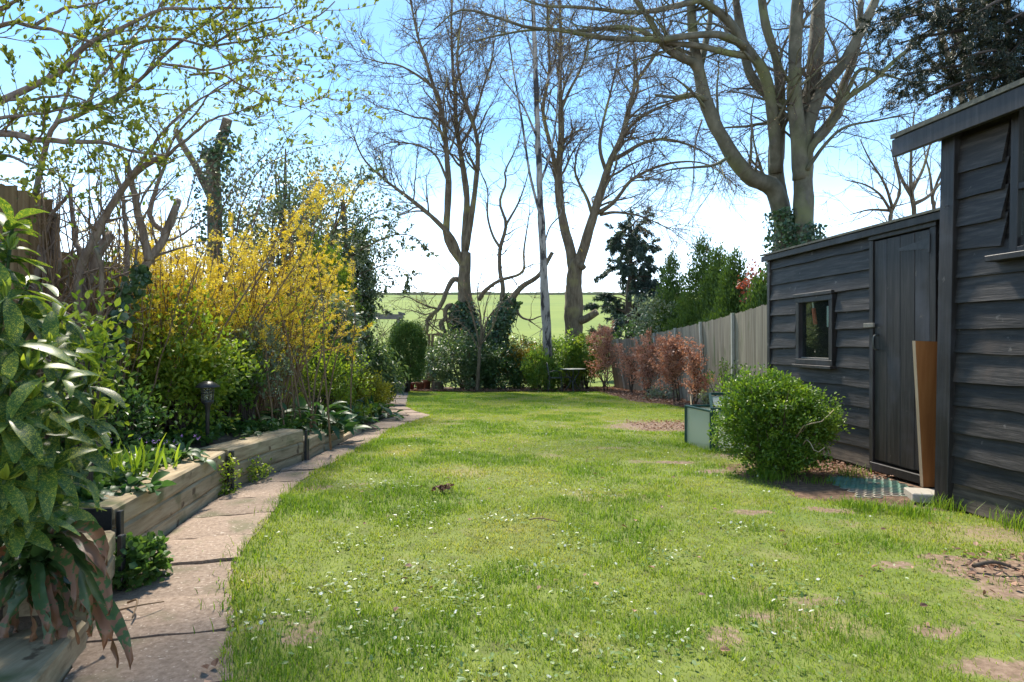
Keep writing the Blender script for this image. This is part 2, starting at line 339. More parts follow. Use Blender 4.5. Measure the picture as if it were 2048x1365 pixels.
MT['cane'] = surf('cane', [(.42, .32, .19), (.55, .43, .27)], (20, 20, 20), .7, .1)
MT['brick'] = surf('brick', [(.19, .08, .055), (.28, .13, .09)], (20, 20, 20), .9, .4)
def glassmat(name, alpha, rough, col, body):
    m, nt = mnew(name); g = N(nt, 'ShaderNodeBsdfGlossy'); g.inputs['Roughness'].default_value = rough
    t = N(nt, 'ShaderNodeBsdfTransparent'); t.inputs[0].default_value = (*col, 1); lw = N(nt, 'ShaderNodeLayerWeight'); lw.inputs[0].default_value = .5; pw5 = N(nt, 'ShaderNodeMath', operation='POWER'); pw5.inputs[1].default_value = 5; nt.links.new(lw.outputs['Facing'], pw5.inputs[0]); fr = N(nt, 'ShaderNodeMath', operation='MULTIPLY_ADD'); fr.inputs[1].default_value = .9; fr.inputs[2].default_value = .04; nt.links.new(pw5.outputs[0], fr.inputs[0])
    mx1 = N(nt, 'ShaderNodeMixShader'); nt.links.new(fr.outputs[0], mx1.inputs[0]); nt.links.new(t.outputs[0], mx1.inputs[1]); nt.links.new(g.outputs[0], mx1.inputs[2])
    d = N(nt, 'ShaderNodeBsdfPrincipled'); d.inputs['Base Color'].default_value = (*body, 1); d.inputs['Roughness'].default_value = .4
    tr = N(nt, 'ShaderNodeBsdfTranslucent'); tr.inputs[0].default_value = (*body, 1)
    m0 = N(nt, 'ShaderNodeMixShader'); m0.inputs[0].default_value = .5; nt.links.new(d.outputs[0], m0.inputs[1]); nt.links.new(tr.outputs[0], m0.inputs[2])
    mx2 = N(nt, 'ShaderNodeMixShader'); mx2.inputs[0].default_value = alpha; nt.links.new(mx1.outputs[0], mx2.inputs[1]); nt.links.new(m0.outputs[0], mx2.inputs[2]); out(nt, mx2.outputs[0]); return m
MT['glass'] = glassmat('glass', .04, .02, (.8, .85, .82), (.3, .32, .3))
MT['polycarb'] = glassmat('polycarb', .5, .2, (.85, .9, .86), (.75, .78, .7))
MT['lamp_glass'] = glassmat('lamp_glass', .3, .1, (.9, .9, .8), (.6, .58, .48))
LM = leafmat
MT['grass'] = LM('grass', [(.06, .135, .01), (.13, .215, .018), (.22, .28, .032), (.31, .3, .07)], .45, .55, 1.35, spec=.3)
MT['aucuba'] = LM('aucuba', [(.025, .06, .014), (.04, .09, .018), (.06, .12, .022)], .38, .4, 1.7, byobj=True, speck=((.36, .37, .05), 85, .84), spec=.35)
MT['aucuba_young'] = LM('aucuba_young', [(.16, .22, .03), (.25, .3, .04)], .4, .35, 1.4, byobj=True)
MT['young_leaf'] = LM('young_leaf', [(.07, .095, .02), (.125, .155, .025), (.21, .225, .03)], .45, .45, 1.4, byobj=True)
MT['young_leaf_v'] = LM('young_leaf_v', [(.07, .095, .02), (.125, .155, .025), (.21, .225, .03)], .45, .45, 1.4)
MT['forsythia'] = LM('forsythia', [(.52, .38, .018), (.62, .48, .035), (.68, .57, .1)], .35, .6, 1.15, tint=(1, .95, .5))
MT['mid_leaf'] = LM('mid_leaf', [(.055, .11, .018), (.11, .185, .028), (.19, .26, .04)], .5, .42, 1.4)
MT['dark_leaf'] = LM('dark_leaf', [(.022, .052, .016), (.04, .082, .022), (.075, .125, .03)], .34, .35, 1.4)
MT['ivy'] = LM('ivy', [(.018, .044, .018), (.036, .074, .028), (.075, .12, .05)], .2, .34, 1.3)
MT['cover_leaf'] = LM('cover_leaf', [(.035, .08, .02), (.065, .13, .03), (.12, .19, .04)], .42, .38, 1.4)
MT['arum_leaf'] = LM('arum_leaf', [(.022, .066, .022), (.04, .1, .03), (.065, .13, .035)], .36, .46, 1.5, byobj=True)
MT['lime_leaf'] = LM('lime_leaf', [(.09, .155, .018), (.17, .245, .026), (.3, .32, .035)], .5, .45, 1.3)
MT['gold_leaf'] = LM('gold_leaf', [(.09, .13, .02), (.28, .26, .025), (.45, .38, .035)], .4, .45, 1.2)
MT['box_leaf'] = LM('box_leaf', [(.03, .075, .01), (.095, .175, .017), (.22, .29, .03)], .42, .36, 1.4)
MT['grey_leaf'] = LM('grey_leaf', [(.06, .09, .05), (.15, .185, .115), (.3, .33, .22)], .3, .42, 1.2)
MT['holly_leaf'] = LM('holly_leaf', [(.04, .065, .03), (.085, .115, .06), (.2, .23, .14)], .32, .34, 1.3, spec=.6)
MT['laurel_leaf'] = LM('laurel_leaf', [(.035, .07, .024), (.075, .125, .04), (.18, .22, .1)], .34, .36, 1.3, spec=.7)
MT['thuja'] = LM('thuja', [(.035, .07, .012), (.06, .11, .017), (.1, .155, .025)], .3, .6, 1.4)
MT['blue_fir'] = LM('blue_fir', [(.022, .042, .032), (.042, .07, .055), (.08, .115, .09)], .28, .6, 1.2)
MT['yew'] = LM('yew', [(.006, .012, .005), (.014, .026, .01), (.045, .04, .015)], .15, .5, 1.3)
MT['copper'] = LM('copper', [(.27, .125, .075), (.38, .2, .135), (.48, .29, .21)], .35, .5, 1.2, tint=(1, .8, .6))
MT['red_leaf'] = LM('red_leaf', [(.2, .05, .03), (.34, .1, .06)], .35, .5, 1.2, tint=(1, .8, .6))
MT['orange_leaf'] = LM('orange_leaf', [(.1, .12, .02), (.35, .24, .02), (.45, .2, .03)], .35, .4, 1.2)
MT['litter'] = LM('litter', [(.1, .05, .03), (.22, .12, .075), (.36, .23, .16)], .15, .8, 1.1, tint=(1, .8, .6))
MT['daisy'] = LM('daisy', [(.55, .5, .08), (.72, .72, .68), (.82, .82, .8)], .25, .6, 1.0, tint=(1, 1, 1))
MT['clover'] = LM('clover', [(.08, .14, .03), (.12, .19, .05), (.2, .26, .1)], .3, .4, 1.2)
MT['fern'] = LM('fern', [(.025, .06, .016), (.045, .09, .022), (.085, .13, .03)], .3, .4, 1.4, byobj=True, speck=((.2, .085, .03), 7, .80))
MT['iris'] = LM('iris', [(.13, .21, .02), (.2, .3, .03), (.28, .34, .04)], .5, .4, 1.4, byobj=True)
MT['violet'] = LM('violet', [(.2, .12, .4), (.3, .2, .5)], .3, .6, 1.0, tint=(1, 1, 1))
MT['bud'] = LM('bud', [(.2, .13, .05), (.36, .27, .08), (.42, .36, .1)], .35, .6, 1.2)
MT['hedge_far'] = LM('hedge_far', [(.13, .11, .07), (.19, .17, .1), (.16, .19, .08)], .2, .8, 1.1)

def fernmat():
    m, nt = mnew('fern_frond'); L = nt.links.new; tcn = N(nt, 'ShaderNodeTexCoord'); sp = N(nt, 'ShaderNodeAttribute', attribute_name='v'); oi = N(nt, 'ShaderNodeObjectInfo')
    nz = N(nt, 'ShaderNodeTexNoise'); nz.inputs['Scale'].default_value = 45; nz.inputs['Detail'].default_value = 4; cm = N(nt, 'ShaderNodeVectorMath', operation='ADD'); L(tcn.outputs['Object'], cm.inputs[0]); L(oi.outputs['Random'], cm.inputs[1]); L(cm.outputs[0], nz.inputs['Vector'])
    a = N(nt, 'ShaderNodeMath', operation='MULTIPLY_ADD'); L(sp.outputs['Fac'], a.inputs[0]); a.inputs[1].default_value = .55; L(nz.outputs[0], a.inputs[2]); b = N(nt, 'ShaderNodeMath', operation='MULTIPLY_ADD'); L(oi.outputs['Random'], b.inputs[0]); b.inputs[1].default_value = .28; L(a.outputs[0], b.inputs[2])
    r = ramp(nt, [(.035, .075, .018), (.06, .105, .024), (.15, .1, .035), (.2, .095, .045)], [.7, 1.25, 1.36, 1.55]); L(b.outputs[0], r.inputs[0])
    wv = N(nt, 'ShaderNodeTexWave', bands_direction='Y'); wv.inputs['Scale'].default_value = 26; wv.inputs['Distortion'].default_value = 2.5; L(tcn.outputs['Object'], wv.inputs[0]); bp = N(nt, 'ShaderNodeBump'); bp.inputs['Strength'].default_value = .25; bp.inputs['Distance'].default_value = .01; L(wv.outputs[1], bp.inputs['Height'])
    p = N(nt, 'ShaderNodeBsdfPrincipled'); p.inputs['Roughness'].default_value = .38; L(r.outputs[0], p.inputs['Base Color']); t = N(nt, 'ShaderNodeBsdfTranslucent'); L(r.outputs[0], t.inputs[0]); mix = N(nt, 'ShaderNodeMixShader'); mix.inputs[0].default_value = .3; L(p.outputs[0], mix.inputs[1]); L(t.outputs[0], mix.inputs[2]); out(nt, mix.outputs[0]); return m
MT['fern'] = fernmat()

def lawnmat():
    m = MT['lawn']; nt = m.node_tree; L = nt.links.new; p = [n for n in nt.nodes if n.type == 'BSDF_PRINCIPLED'][0]; src = p.inputs['Base Color'].links[0].from_socket
    a = N(nt, 'ShaderNodeAttribute', attribute_name='v'); tcn = N(nt, 'ShaderNodeTexCoord'); nz = N(nt, 'ShaderNodeTexNoise'); nz.inputs['Scale'].default_value = 26; nz.inputs['Detail'].default_value = 8; nz.inputs['Roughness'].default_value = .7; L(tcn.outputs['Object'], nz.inputs['Vector'])
    q = N(nt, 'ShaderNodeMath', operation='MULTIPLY_ADD'); L(nz.outputs[0], q.inputs[0]); q.inputs[1].default_value = 1.1; ad = N(nt, 'ShaderNodeMath', operation='ADD'); L(a.outputs['Fac'], ad.inputs[0]); ad.inputs[1].default_value = -.55; L(ad.outputs[0], q.inputs[2])
    f = ramp(nt, [(0, 0, 0), (1, 1, 1)], [.36, .6]); L(q.outputs[0], f.inputs[0]); c = ramp(nt, [(.1, .065, .042), (.2, .135, .09), (.32, .235, .17)], [.3, .5, .72]); L(nz.outputs[0], c.inputs[0])
    mx = N(nt, 'ShaderNodeMixRGB'); L(f.outputs[0], mx.inputs[0]); L(src, mx.inputs[1]); L(c.outputs[0], mx.inputs[2]); L(mx.outputs[0], p.inputs['Base Color'])
lawnmat()
# ------------------------------------------------------------------ ground, field, lawn, path, bed
def gridVF(xs, ys, zf):
    X, Y = np.meshgrid(xs, ys); V = np.stack([X, Y, zf(X, Y)], -1).reshape(-1, 3); nx = len(xs)
    i = (np.arange(len(ys) - 1)[:, None] * nx + np.arange(nx - 1)[None]).ravel()
    return V, [np.stack([i, i + 1, i + nx + 1, i + nx], -1)]
xs = np.concatenate([np.linspace(-160, -12, 14), np.arange(-10, 10.1, .25), np.linspace(12, 160, 14)])
V, F = gridVF(xs, np.concatenate([np.linspace(-40, -4, 6), np.arange(-3, 23.3, .25)]), lambda x, y: gz(x, y) - .012)
o = obj('ground', V, F, MT['soil'], smooth=True); tag(o, kind='structure')
V, F = gridVF(np.linspace(-170, 170, 60), np.concatenate([np.array([23.05, 23.5]), np.arange(24.5, 60, 2.), np.linspace(60, 150, 24), np.linspace(154, 400, 14)]), gz)
o = obj('field', V, F, MT['field'], smooth=True); tag(o, kind='structure')
YL = [.2, 1.0, 1.98, 2.2, 2.62, 3.0, 4.56, 5.72, 7.2, 8.5, 10.5, 12.5, 14.6, 19.4]; XLv = [-.8, -1.06, -1.36, -1.47, -1.64, -1.82, -2.02, -1.86, -1.88, -1.95, -2.05, -2.4, -2.75, -3.55]
YR = [.2, 1.0, 1.98, 2.95, 4.27, 4.9, 6.2, 8.5, 9.6, 10.8, 11.6, 12.6, 14.6, 19.4]; XRv = [-.35, -.55, -.87, -1.29, -1.53, -1.6, -1.56, -1.58, -1.48, -1.36, -1.75, -2.1, -2.38, -3.1]
def XL(y): return np.interp(y, YL, XLv)
def XR(y): return np.interp(y, YR, XRv)
YF = [-3, 3.6, 3.95, 4.3, 4.85, 5.4, 6.3, 7.2, 9.5, 11.5, 13.4, 14.9, 19.9]; XFv = [3.0, 2.86, 2.78, 1.9, 1.95, 2.6, 2.72, 3.3, 3.6, 3.65, 3.45, 2.85, 2.7]
def XF(y): return np.interp(y, YF, XFv)
PATCH = [(2.2, 8.9, .85, .7, .95), (2.9, 8.6, .6, .6, .95), (1.85, 3.05, .1, .06, .7), (2.12, 3.16, .12, .06, .9), (2.3, 2.95, .3, .2, .98), (2.2, 2.7, .3, .12, .75), (1.57, 2.33, .12, .06, .7), (1.6, 2.06, .2, .08, .75), (.94, 2.44, .1, .05, .65), (1.0, 6.6, .2, .1, .6), (1.7, 5.2, .22, .12, .8), (2.0, 4.0, .2, .07, .75), (1.5, 3.95, .16, .05, .7), (1.45, 5.7, .2, .1, .8), (2.3, 6.1, .5, .35, .6), (.5, 4.2, .1, .05, .6), (-.9, 9.2, .3, .15, .5), (1.6, 9.8, .4, .1, .7), (2.7, 3.5, .25, .2, .5), (2.0, 2.5, .5, .4, .35)]
def soilf(x, y):
    s = np.zeros(np.shape(x)); wx = x + .16 * (fbm(x * 6, y * 6, 51) - .5); wy = y + .16 * (fbm(x * 6 + 9, y * 6, 52) - .5)
    for (a, b, rx, ry, st_) in PATCH: q = np.sqrt(((wx - a) / rx) ** 2 + ((wy - b) / ry) ** 2); s = np.maximum(s, st_ * np.clip(1.55 - q, 0, 1))
    return np.maximum(s, .55 * np.clip((fbm(x * 2.6, y * 2.6, 61) - .68) * 6, 0, 1))
ys = np.concatenate([np.arange(-3, 1, .2), np.arange(1, 6.5, .045), np.arange(6.5, 20.0, .15), [19.95]]); tt = np.linspace(0, 1, 90); nl = 90
Vl = np.stack([(XR(ys) - .02)[:, None] + (XF(ys) - XR(ys) + .02)[:, None] * tt[None], np.repeat(ys[:, None], nl, 1), np.zeros((len(ys), nl))], -1).reshape(-1, 3); sv = soilf(Vl[:, 0], Vl[:, 1]); Vl[:, 2] = gz(Vl[:, 0], Vl[:, 1]) + .004 + sv * .008 * vnoise(Vl[:, 0] * 25, Vl[:, 1] * 25)
i = (np.arange(len(ys) - 1)[:, None] * nl + np.arange(nl - 1)[None]).ravel()
o = obj('lawn', Vl, [np.stack([i, i + 1, i + nl + 1, i + nl], -1)], MT['lawn'], smooth=True, v=sv); tag(o, kind='structure')
# path with single slabs
path = bpy.data.objects.new('path', None); COL.objects.link(path); WL['path'] = np.zeros(3); tag(path, kind='structure')
J = [.2, .62, 1.05, 1.5, 1.9, 2.28, 2.62, 3.02, 3.42, 3.86, 4.32, 4.8, 5.28, 5.8, 6.35, 6.9, 7.45, 8.0, 8.55, 9.1, 9.65, 10.2, 10.75, 11.3, 11.9, 12.5, 13.1, 13.8, 14.5, 15.2, 15.9, 16.6, 17.3, 18.0, 18.7, 19.4]
def slab(y0, y1, a0, a1, sk):
    c = []
    for (y, a) in ((y0, a0), (y0, a1), (y1, a1), (y1, a0)):
        x = XL(y) + (XR(y) - XL(y)) * a; yy = y + sk * (a - .5) + rng.normal(0, .012); c.append((x, yy))
    c = np.array(c); m = c.mean(0); c = m + (c - m) * (1 - .016 / np.linalg.norm(c - m, axis=1, keepdims=True))
    n = 7; u = np.linspace(0, 1, n); rows = []
    tilt = rng.normal(0, .006, 2); z0 = .014 + rng.normal(0, .004)
    g = []
    for a in u:
        for b in u:
            p = (c[0] * (1 - b) + c[1] * b) * (1 - a) + (c[3] * (1 - b) + c[2] * b) * a
            e = .006 if a in (0, 1) or b in (0, 1) else 0
            jit = rng.normal(0, .006, 2) if e else 0
            p = p + jit; q = p - m
            g.append((p[0], p[1], G(p[0], p[1]) + z0 - e + tilt @ q + rng.normal(0, .0012)))
    V = np.array(g); k = n * n; bt = V.copy(); bt[:, 2] -= .05
    i = (np.arange(n - 1)[:, None] * n + np.arange(n - 1)[None]).ravel(); F = [np.stack([i, i + 1, i + n + 1, i + n], -1)]
    bd = list(range(n)) + [r * n + n - 1 for r in range(1, n)] + [(n - 1) * n + q for q in range(n - 2, -1, -1)] + [r * n for r in range(n - 2, 0, -1)]
    bd = np.array(bd); nb = np.roll(bd, -1); F[0] = np.concatenate([F[0], np.stack([bd, bd + k, nb + k, nb], -1)])
    return np.vstack([V, bt]), F
for a, b in zip(J[:-1], J[1:]):
    ym = (a + b) / 2; wid = XR(ym) - XL(ym)
    sk = .1 if ym < 6 else .05
    cuts = [0, 1] if wid < .62 else [0, rng.uniform(.4, .6), 1]
    for p, q in zip(cuts[:-1], cuts[1:]):
        V, F = slab(a, b, p, q, sk); obj('paving_slab', V, F, MT['slab'], path)
# raised bed
WYS = [0, 1.0, 2.2, 2.62, 2.95, 4.56, 5.72, 6.5, 7.2, 8.2, 10.5, 14.6, 19.4]
def bedtop(y): return np.interp(y, [0, 2.15, 2.25, 5.7, 5.85, 6.5, 6.6, 7.2, 7.35, 9], [.1, .1, .25, .27, .2, .2, .1, .08, .05, .045])
ys = np.arange(-.5, 20.2, .15); tt = np.linspace(0, 1, 26)
Vb = np.array([[(XL(y) - .13) + (-6.2 - (XL(y) - .13)) * t, y, 0] for y in ys for t in tt])
Vb[:, 2] = gz(Vb[:, 0], Vb[:, 1]) + bedtop(Vb[:, 1]) - .03 + .05 * fbm(Vb[:, 0] * 3, Vb[:, 1] * 3, 9) - .05 * np.tile((tt == 0), len(ys))
i = (np.arange(len(ys) - 1)[:, None] * 26 + np.arange(25)[None]).ravel()
o = obj('flower_bed', Vb, [np.stack([i + 26, i + 27, i + 1, i], -1)], MT['soil'], smooth=True); tag(o, kind='structure')
def BZ(x, y): return G(x, y) + float(bedtop(y))
# back border and right border of leaf-strewn soil
V, F = gridVF(np.arange(-3.6, 4.4, .2), np.arange(19.7, 23.0, .2), lambda x, y: gz(x, y) + .012 + .04 * fbm(x * 3, y * 3, 4)); o = obj('back_border', V, F, MT['litter_soil'], smooth=True); tag(o, kind='structure')
ys = np.arange(9.6, 19.9, .2); tt = np.linspace(0, 1, 10); V = np.array([[XF(y) - .1 + (4.3 - XF(y)) * t, y, 0] for y in ys for t in tt]); V[:, 2] = gz(V[:, 0], V[:, 1]) + .012 + .03 * fbm(V[:, 0] * 3, V[:, 1] * 3, 4) - .02 * np.tile(tt == 0, len(ys))
i = (np.arange(len(ys) - 1)[:, None] * 10 + np.arange(9)[None]).ravel(); o = obj('fence_border', V, [np.stack([i, i + 1, i + 11, i + 10], -1)], MT['litter_soil'], smooth=True); tag(o, kind='structure')
# ------------------------------------------------------------------ sleeper wall
wall = thing('retaining_wall', 'low stepped retaining wall of weathered timber sleepers holding up the flower bed', 'wall', (-1.9, 3.0, 0))
def sleeper(a, b, z, h, w=.2):
    a = np.array(a, float); b = np.array(b, float); u = nrm(b - a); nn = np.array([u[1], -u[0]])   # outward (to the path)
    L = np.linalg.norm(b - a); K = 9; g = []
    za, zb = z + G(*a), z + G(*b)
    prof = [(-w, 0), (-w, h - .01), (-w + .01, h), (-.012, h), (0, h - .012), (0, .012), (-.008, 0)]
    off = rng.uniform(0, 99)
    for k in range(K):
        t = k / (K - 1); c = a + (b - a) * t; zz = za + (zb - za) * t
        for j, (o_, hh) in enumerate(prof):
            d = o_ + (vnoise(t * L * 5 + off, j * .7) - .5) * .008; q = c + nn * d; g.append((q[0], q[1], zz + hh + (vnoise(t * L * 4 + off, 9 + j) - .5) * .006))
    V = np.array(g); n = len(prof); F = []
    for k in range(K - 1):
        for j in range(n): F.append((k * n + j, k * n + (j + 1) % n, (k + 1) * n + (j + 1) % n, (k + 1) * n + j))
    caps = np.array([list(range(n))[::-1], [(K - 1) * n + j for j in range(n)]])
    return obj('sleeper', V, [np.array(F)[:, ::-1], caps[:, ::-1]], MT['sleeper'], wall)
def stack(a, b, hs, w=.2):
    z = -.03
    for h in hs:
        jx = rng.normal(0, .004, 2); sleeper(np.array(a) + jx, np.array(b) + jx, z, h, w); z += h + .003
stack((-1.03, .75), (-1.45, 2.18), [.13], .25)
stack((-1.475, 2.22), (-1.655, 2.66), [.1, .095, .095], .24)
stack((-1.835, 2.95), (-2.035, 4.555), [.105, .105, .105], .235)
stack((-2.03, 4.575), (-1.865, 5.71), [.105, .105, .11], .24)
stack((-1.87, 5.75), (-1.885, 6.42), [.11, .11], .22)
stack((-1.885, 6.45), (-1.885, 7.18), [.085, .07], .2)
stack((-1.89, 7.21), (-1.94, 8.3), [.095], .2)
_u = nrm(np.array([-.2, 1.605, 0])); _n = np.array([_u[1], -_u[0], 0]); V, F = cboxVF(np.array([-1.835, 2.95, .185]) - _n * .1175 - _u * .012, np.array([_n, _u, [0, 0, 1.]]), (.114, .004, .104), .001); obj('dark_end_sheet', V, F, MT['lamp_black'], wall)  # thin black sheet added over the camera-facing sleeper ends to darken them
for (x, y, z) in ((-1.822, 2.975, .27), (-1.648, 2.70, .235), (-2.008, 4.59, .285), (-2.012, 4.545, .26), (-1.845, 5.735, .285), (-1.845, 5.78, .2)):
    V, F = beam((x, y, G(x, y) - .02), (x, y, G(x, y) + z), .022, .03, (0, 1, 0)); obj('metal_post', V, F, MT['lamp_black'], wall)
# ------------------------------------------------------------------ sheds
class Wall:
    def __init__(s, A, u): s.A = np.array(A, float); s.u = nrm(np.array(u, float)); s.n = np.array([s.u[1], -s.u[0], 0]) ; s.U = np.array([s.u[0], s.u[1], 0]); s.lean = 0
    def p(s, t, z, o=0): q = s.A + s.u * t; return np.array([q[0] + s.n[0] * (o + s.lean * (1.2 - z)), q[1] + s.n[1] * (o + s.lean * (1.2 - z)), z])
W1 = Wall((2.745, 6.77), (.126, -.992)); W2 = Wall((2.83, 4.16), (.158, -.987)); W2.lean = .022
def board(wl, s0, s1, z0, z1, mat, parent, off=0, cut=0.0, name='weatherboard'):
    K = max(3, int((s1 - s0) / .12)); g = []; ph = rng.uniform(0, 99); dz = rng.normal(0, .006); sl = rng.normal(0, .008)
    for k in range(K):
        t = k / (K - 1); s = s0 + (s1 - s0) * t; wv = (vnoise(s * 3 + ph, 1) - .5) * .011 + (vnoise(s * 9 + ph, 4) - .5) * .006 + dz + sl * (t - .5); bow = (vnoise(s * 2.2 + ph, 6) - .5) * .012
        sb = s + (cut if k == K - 1 else 0)
        g += [wl.p(s, z1 + .03, off + .004), wl.p(s, z1 + .03, off - .004), wl.p(sb, z0 + wv, off + .004), wl.p(sb, z0 + wv, off + .03 + bow)]
    F = []
    for k in range(K - 1):
        for j in range(4): F.append((k * 4 + j, (k + 1) * 4 + j, (k + 1) * 4 + (j + 1) % 4, k * 4 + (j + 1) % 4))
    caps = np.array([(0, 1, 2, 3), ((K - 1) * 4 + 3, (K - 1) * 4 + 2, (K - 1) * 4 + 1, (K - 1) * 4)])
    return obj(name, np.array(g), [np.concatenate([np.array(F), caps])], mat, parent)
def wbox(name, wl, s0, s1, z0, z1, o0, o1, mat, parent, ch=.003):
    c = (wl.p(s0, z0, o0) + wl.p(s1, z1, o1)) / 2; up = nrm(wl.p(0, 1) - wl.p(0, 0))
    V, F = cboxVF(c, np.array([wl.U, wl.n, up]), ((s1 - s0) / 2, (o1 - o0) / 2, (z1 - z0) / 2), ch); return obj(name, V, F, mat, parent)
s1 = thing('garden_shed', 'black weatherboarded shed with a small window and plank door behind the round green bush', 'shed', (3.6, 5.4, 0))
BB, BU = MT['black_board'], MT['black_upright']
D0, D1, WZ0, WZ1, WS0, WS1 = 1.62, 2.2, .84, 1.48, .52, 1.09
low = [1.811 - .163 * k for k in range(11)] + [.03]
for k, z in enumerate(low):
    zt = (low[k - 1] if k else 1.93) - .002
    if z < WZ1 - .02 and zt > WZ0 + .02:
        board(W1, .02, WS0 - .03, z, zt, BB, s1); board(W1, WS1 + .03, D0 - .04, z, zt, BB, s1)
    else: board(W1, .02, D0 - .04, z, zt, BB if z > .1 else MT['dirty_board'], s1)
    board(W1, D1 + .07, 3.0, z, zt, BB, s1)
wbox('corner_post', W1, -.03, .02, 0, 1.93, -.02, .035, BU, s1)
for (a, b, c, d) in ((0.0, WS0, 0, 1.95), (WS1, D0 + .3, 0, 1.95), (WS0, WS1, 0, WZ0), (WS0, WS1, WZ1, 1.95), (D0 + .3, 3.1, 0, 1.95)):
    wbox('wall_lining', W1, a, b, c, d, -.03, -.012, BB, s1)
P = np.array([W1.p(s_, z_, o_) for s_ in (-.02, 0.) for (z_, o_) in ((0, -.031), (0, -2.0), (2.235, -2.0), (1.975, -.031))]); obj('end_wall', P, [np.array([(0, 1, 2, 3), (7, 6, 5, 4), (0, 4, 5, 1), (1, 5, 6, 2), (2, 6, 7, 3), (3, 7, 4, 0)])], BB, s1); wbox('back_wall', W1, -.02, 3.1, 0, 2.2, -2.03, -2.0, BB, s1)
wbox('floor', W1, 0, 3.1, .02, .06, -2.0, -.031, BB, s1)
def roof(wl, sA, sB, zA, zB, oA, oB, th, mat, parent):
    P = [wl.p(sA, zA, oA), wl.p(sB, zA, oA), wl.p(sB, zB, oB), wl.p(sA, zB, oB)]; Q = [p + np.array([0, 0, th]) for p in P]
    return obj('roof', np.array(P + Q), [np.array([(0, 1, 2, 3), (7, 6, 5, 4), (0, 4, 5, 1), (1, 5, 6, 2), (2, 6, 7, 3), (3, 7, 4, 0)])], mat, parent)
r1 = roof(W1, -.09, 3.0, 1.965, 2.26, .085, -2.1, .018, MT['felt'], s1)
wbox('fascia', W1, -.09, 3.0, 1.905, 1.962, .05, .07, BU, s1)
# window of the shed
wn = wbox('window', W1, WS0, WS1, WZ0, WZ0 + .05, -.02, .045, BU, s1)
for (a, b, c, d) in ((WS0, WS0 + .05, WZ0 + .05, WZ1 - .05), (WS1 - .05, WS1, WZ0 + .05, WZ1 - .05), (WS0, WS1, WZ1 - .05, WZ1)): wbox('frame', W1, a, b, c, d, -.02, .043, BU, wn)
wbox('sill', W1, WS0 - .02, WS1 + .02, WZ0 - .03, WZ0 - .002, .0, .075, BU, wn); wbox('drip_board', W1, WS0 - .015, WS1 + .015, WZ1 + .002, WZ1 + .035, .0, .06, BU, wn)
wbox('bead', W1, WS0 + .05, WS1 - .05, WZ0 + .052, WZ0 + .068, .004, .02, MT['weathered'], wn)
wbox('pane', W1, WS0 + .048, WS1 - .048, WZ0 + .048, WZ1 - .048, -.002, .002, MT['glass'], wn, .0005)
# door
wbox('door_frame', W1, D0 - .045, D0 - .002, .06, 1.87, -.01, .042, BU, s1); wbox('door_frame', W1, D1 + .012, D1 + .065, .06, 1.87, -.01, .042, BU, s1); wbox('door_frame', W1, D0 - .05, D1 + .07, 1.872, 1.915, -.01, .046, BU, s1)
dr = wbox('door', W1, D0, D1, .1, 1.86, -.012, .004, BU, s1)
pw_ = (D1 - D0) / 4
for k in range(4): wbox('plank', W1, D0 + k * pw_ + .002, D0 + (k + 1) * pw_ - .002, .1 + rng.uniform(0, .01), 1.862, .0045, .03 + rng.uniform(-.002, .002), BU, dr, .004)
wbox('door_sill', W1, D0 - .03, D1 + .05, .02, .085, -.01, .05, BU, s1)
P = [W1.p(D1 - .005, 1.72, .033), W1.p(D1 - .005, 1.80, .033), W1.p(D1 - .3, 1.765, .033), W1.p(D1 - .3, 1.745, .033)]; Q = [p + W1.n * .004 for p in P]
obj('hinge', np.array(P + Q), [np.array([(0, 1, 2, 3), (7, 6, 5, 4), (0, 4, 5, 1), (1, 5, 6, 2), (2, 6, 7, 3), (3, 7, 4, 0)])], MT['lamp_black'], dr); wbox('hinge', W1, D1 + .0, D1 + .02, 1.69, 1.83, .044, .05, MT['lamp_black'], dr)
P = cr([W1.p(D0 + .045, .99, .03), W1.p(D0 + .04, 1.0, .06), W1.p(D0 + .04, 1.05, .068), W1.p(D0 + .04, 1.10, .06), W1.p(D0 + .045, 1.11, .03)], 12); V, F = tubes(P, np.full(12, .006), 6); obj('handle', V, F, MT['iron'], dr, True)
wbox('latch', W1, D0 - .09, D0 + .03, 1.17, 1.205, .045, .062, MT['weathered'], dr)
# things hanging inside the shed window
t = thing('garden_tool', 'red handled tool hanging inside the shed window', 'tool', tuple(W1.p(.66, 1.22, -.06)))
bar('handle', W1.p(.715, 1.37, -.022), W1.p(.745, 1.22, -.022), .018, MT['red_handle'], t); bar('shaft', W1.p(.70, 1.43, -.022), W1.p(.715, 1.37, -.022), .008, MT['white_plastic'], t)
o = wbox('label_strip', W1, .93, .965, 1.19, 1.38, -.026, -.012, MT['white_plastic'], None); tag(o, 'pale strip hanging at the edge of the shed window', 'strip')
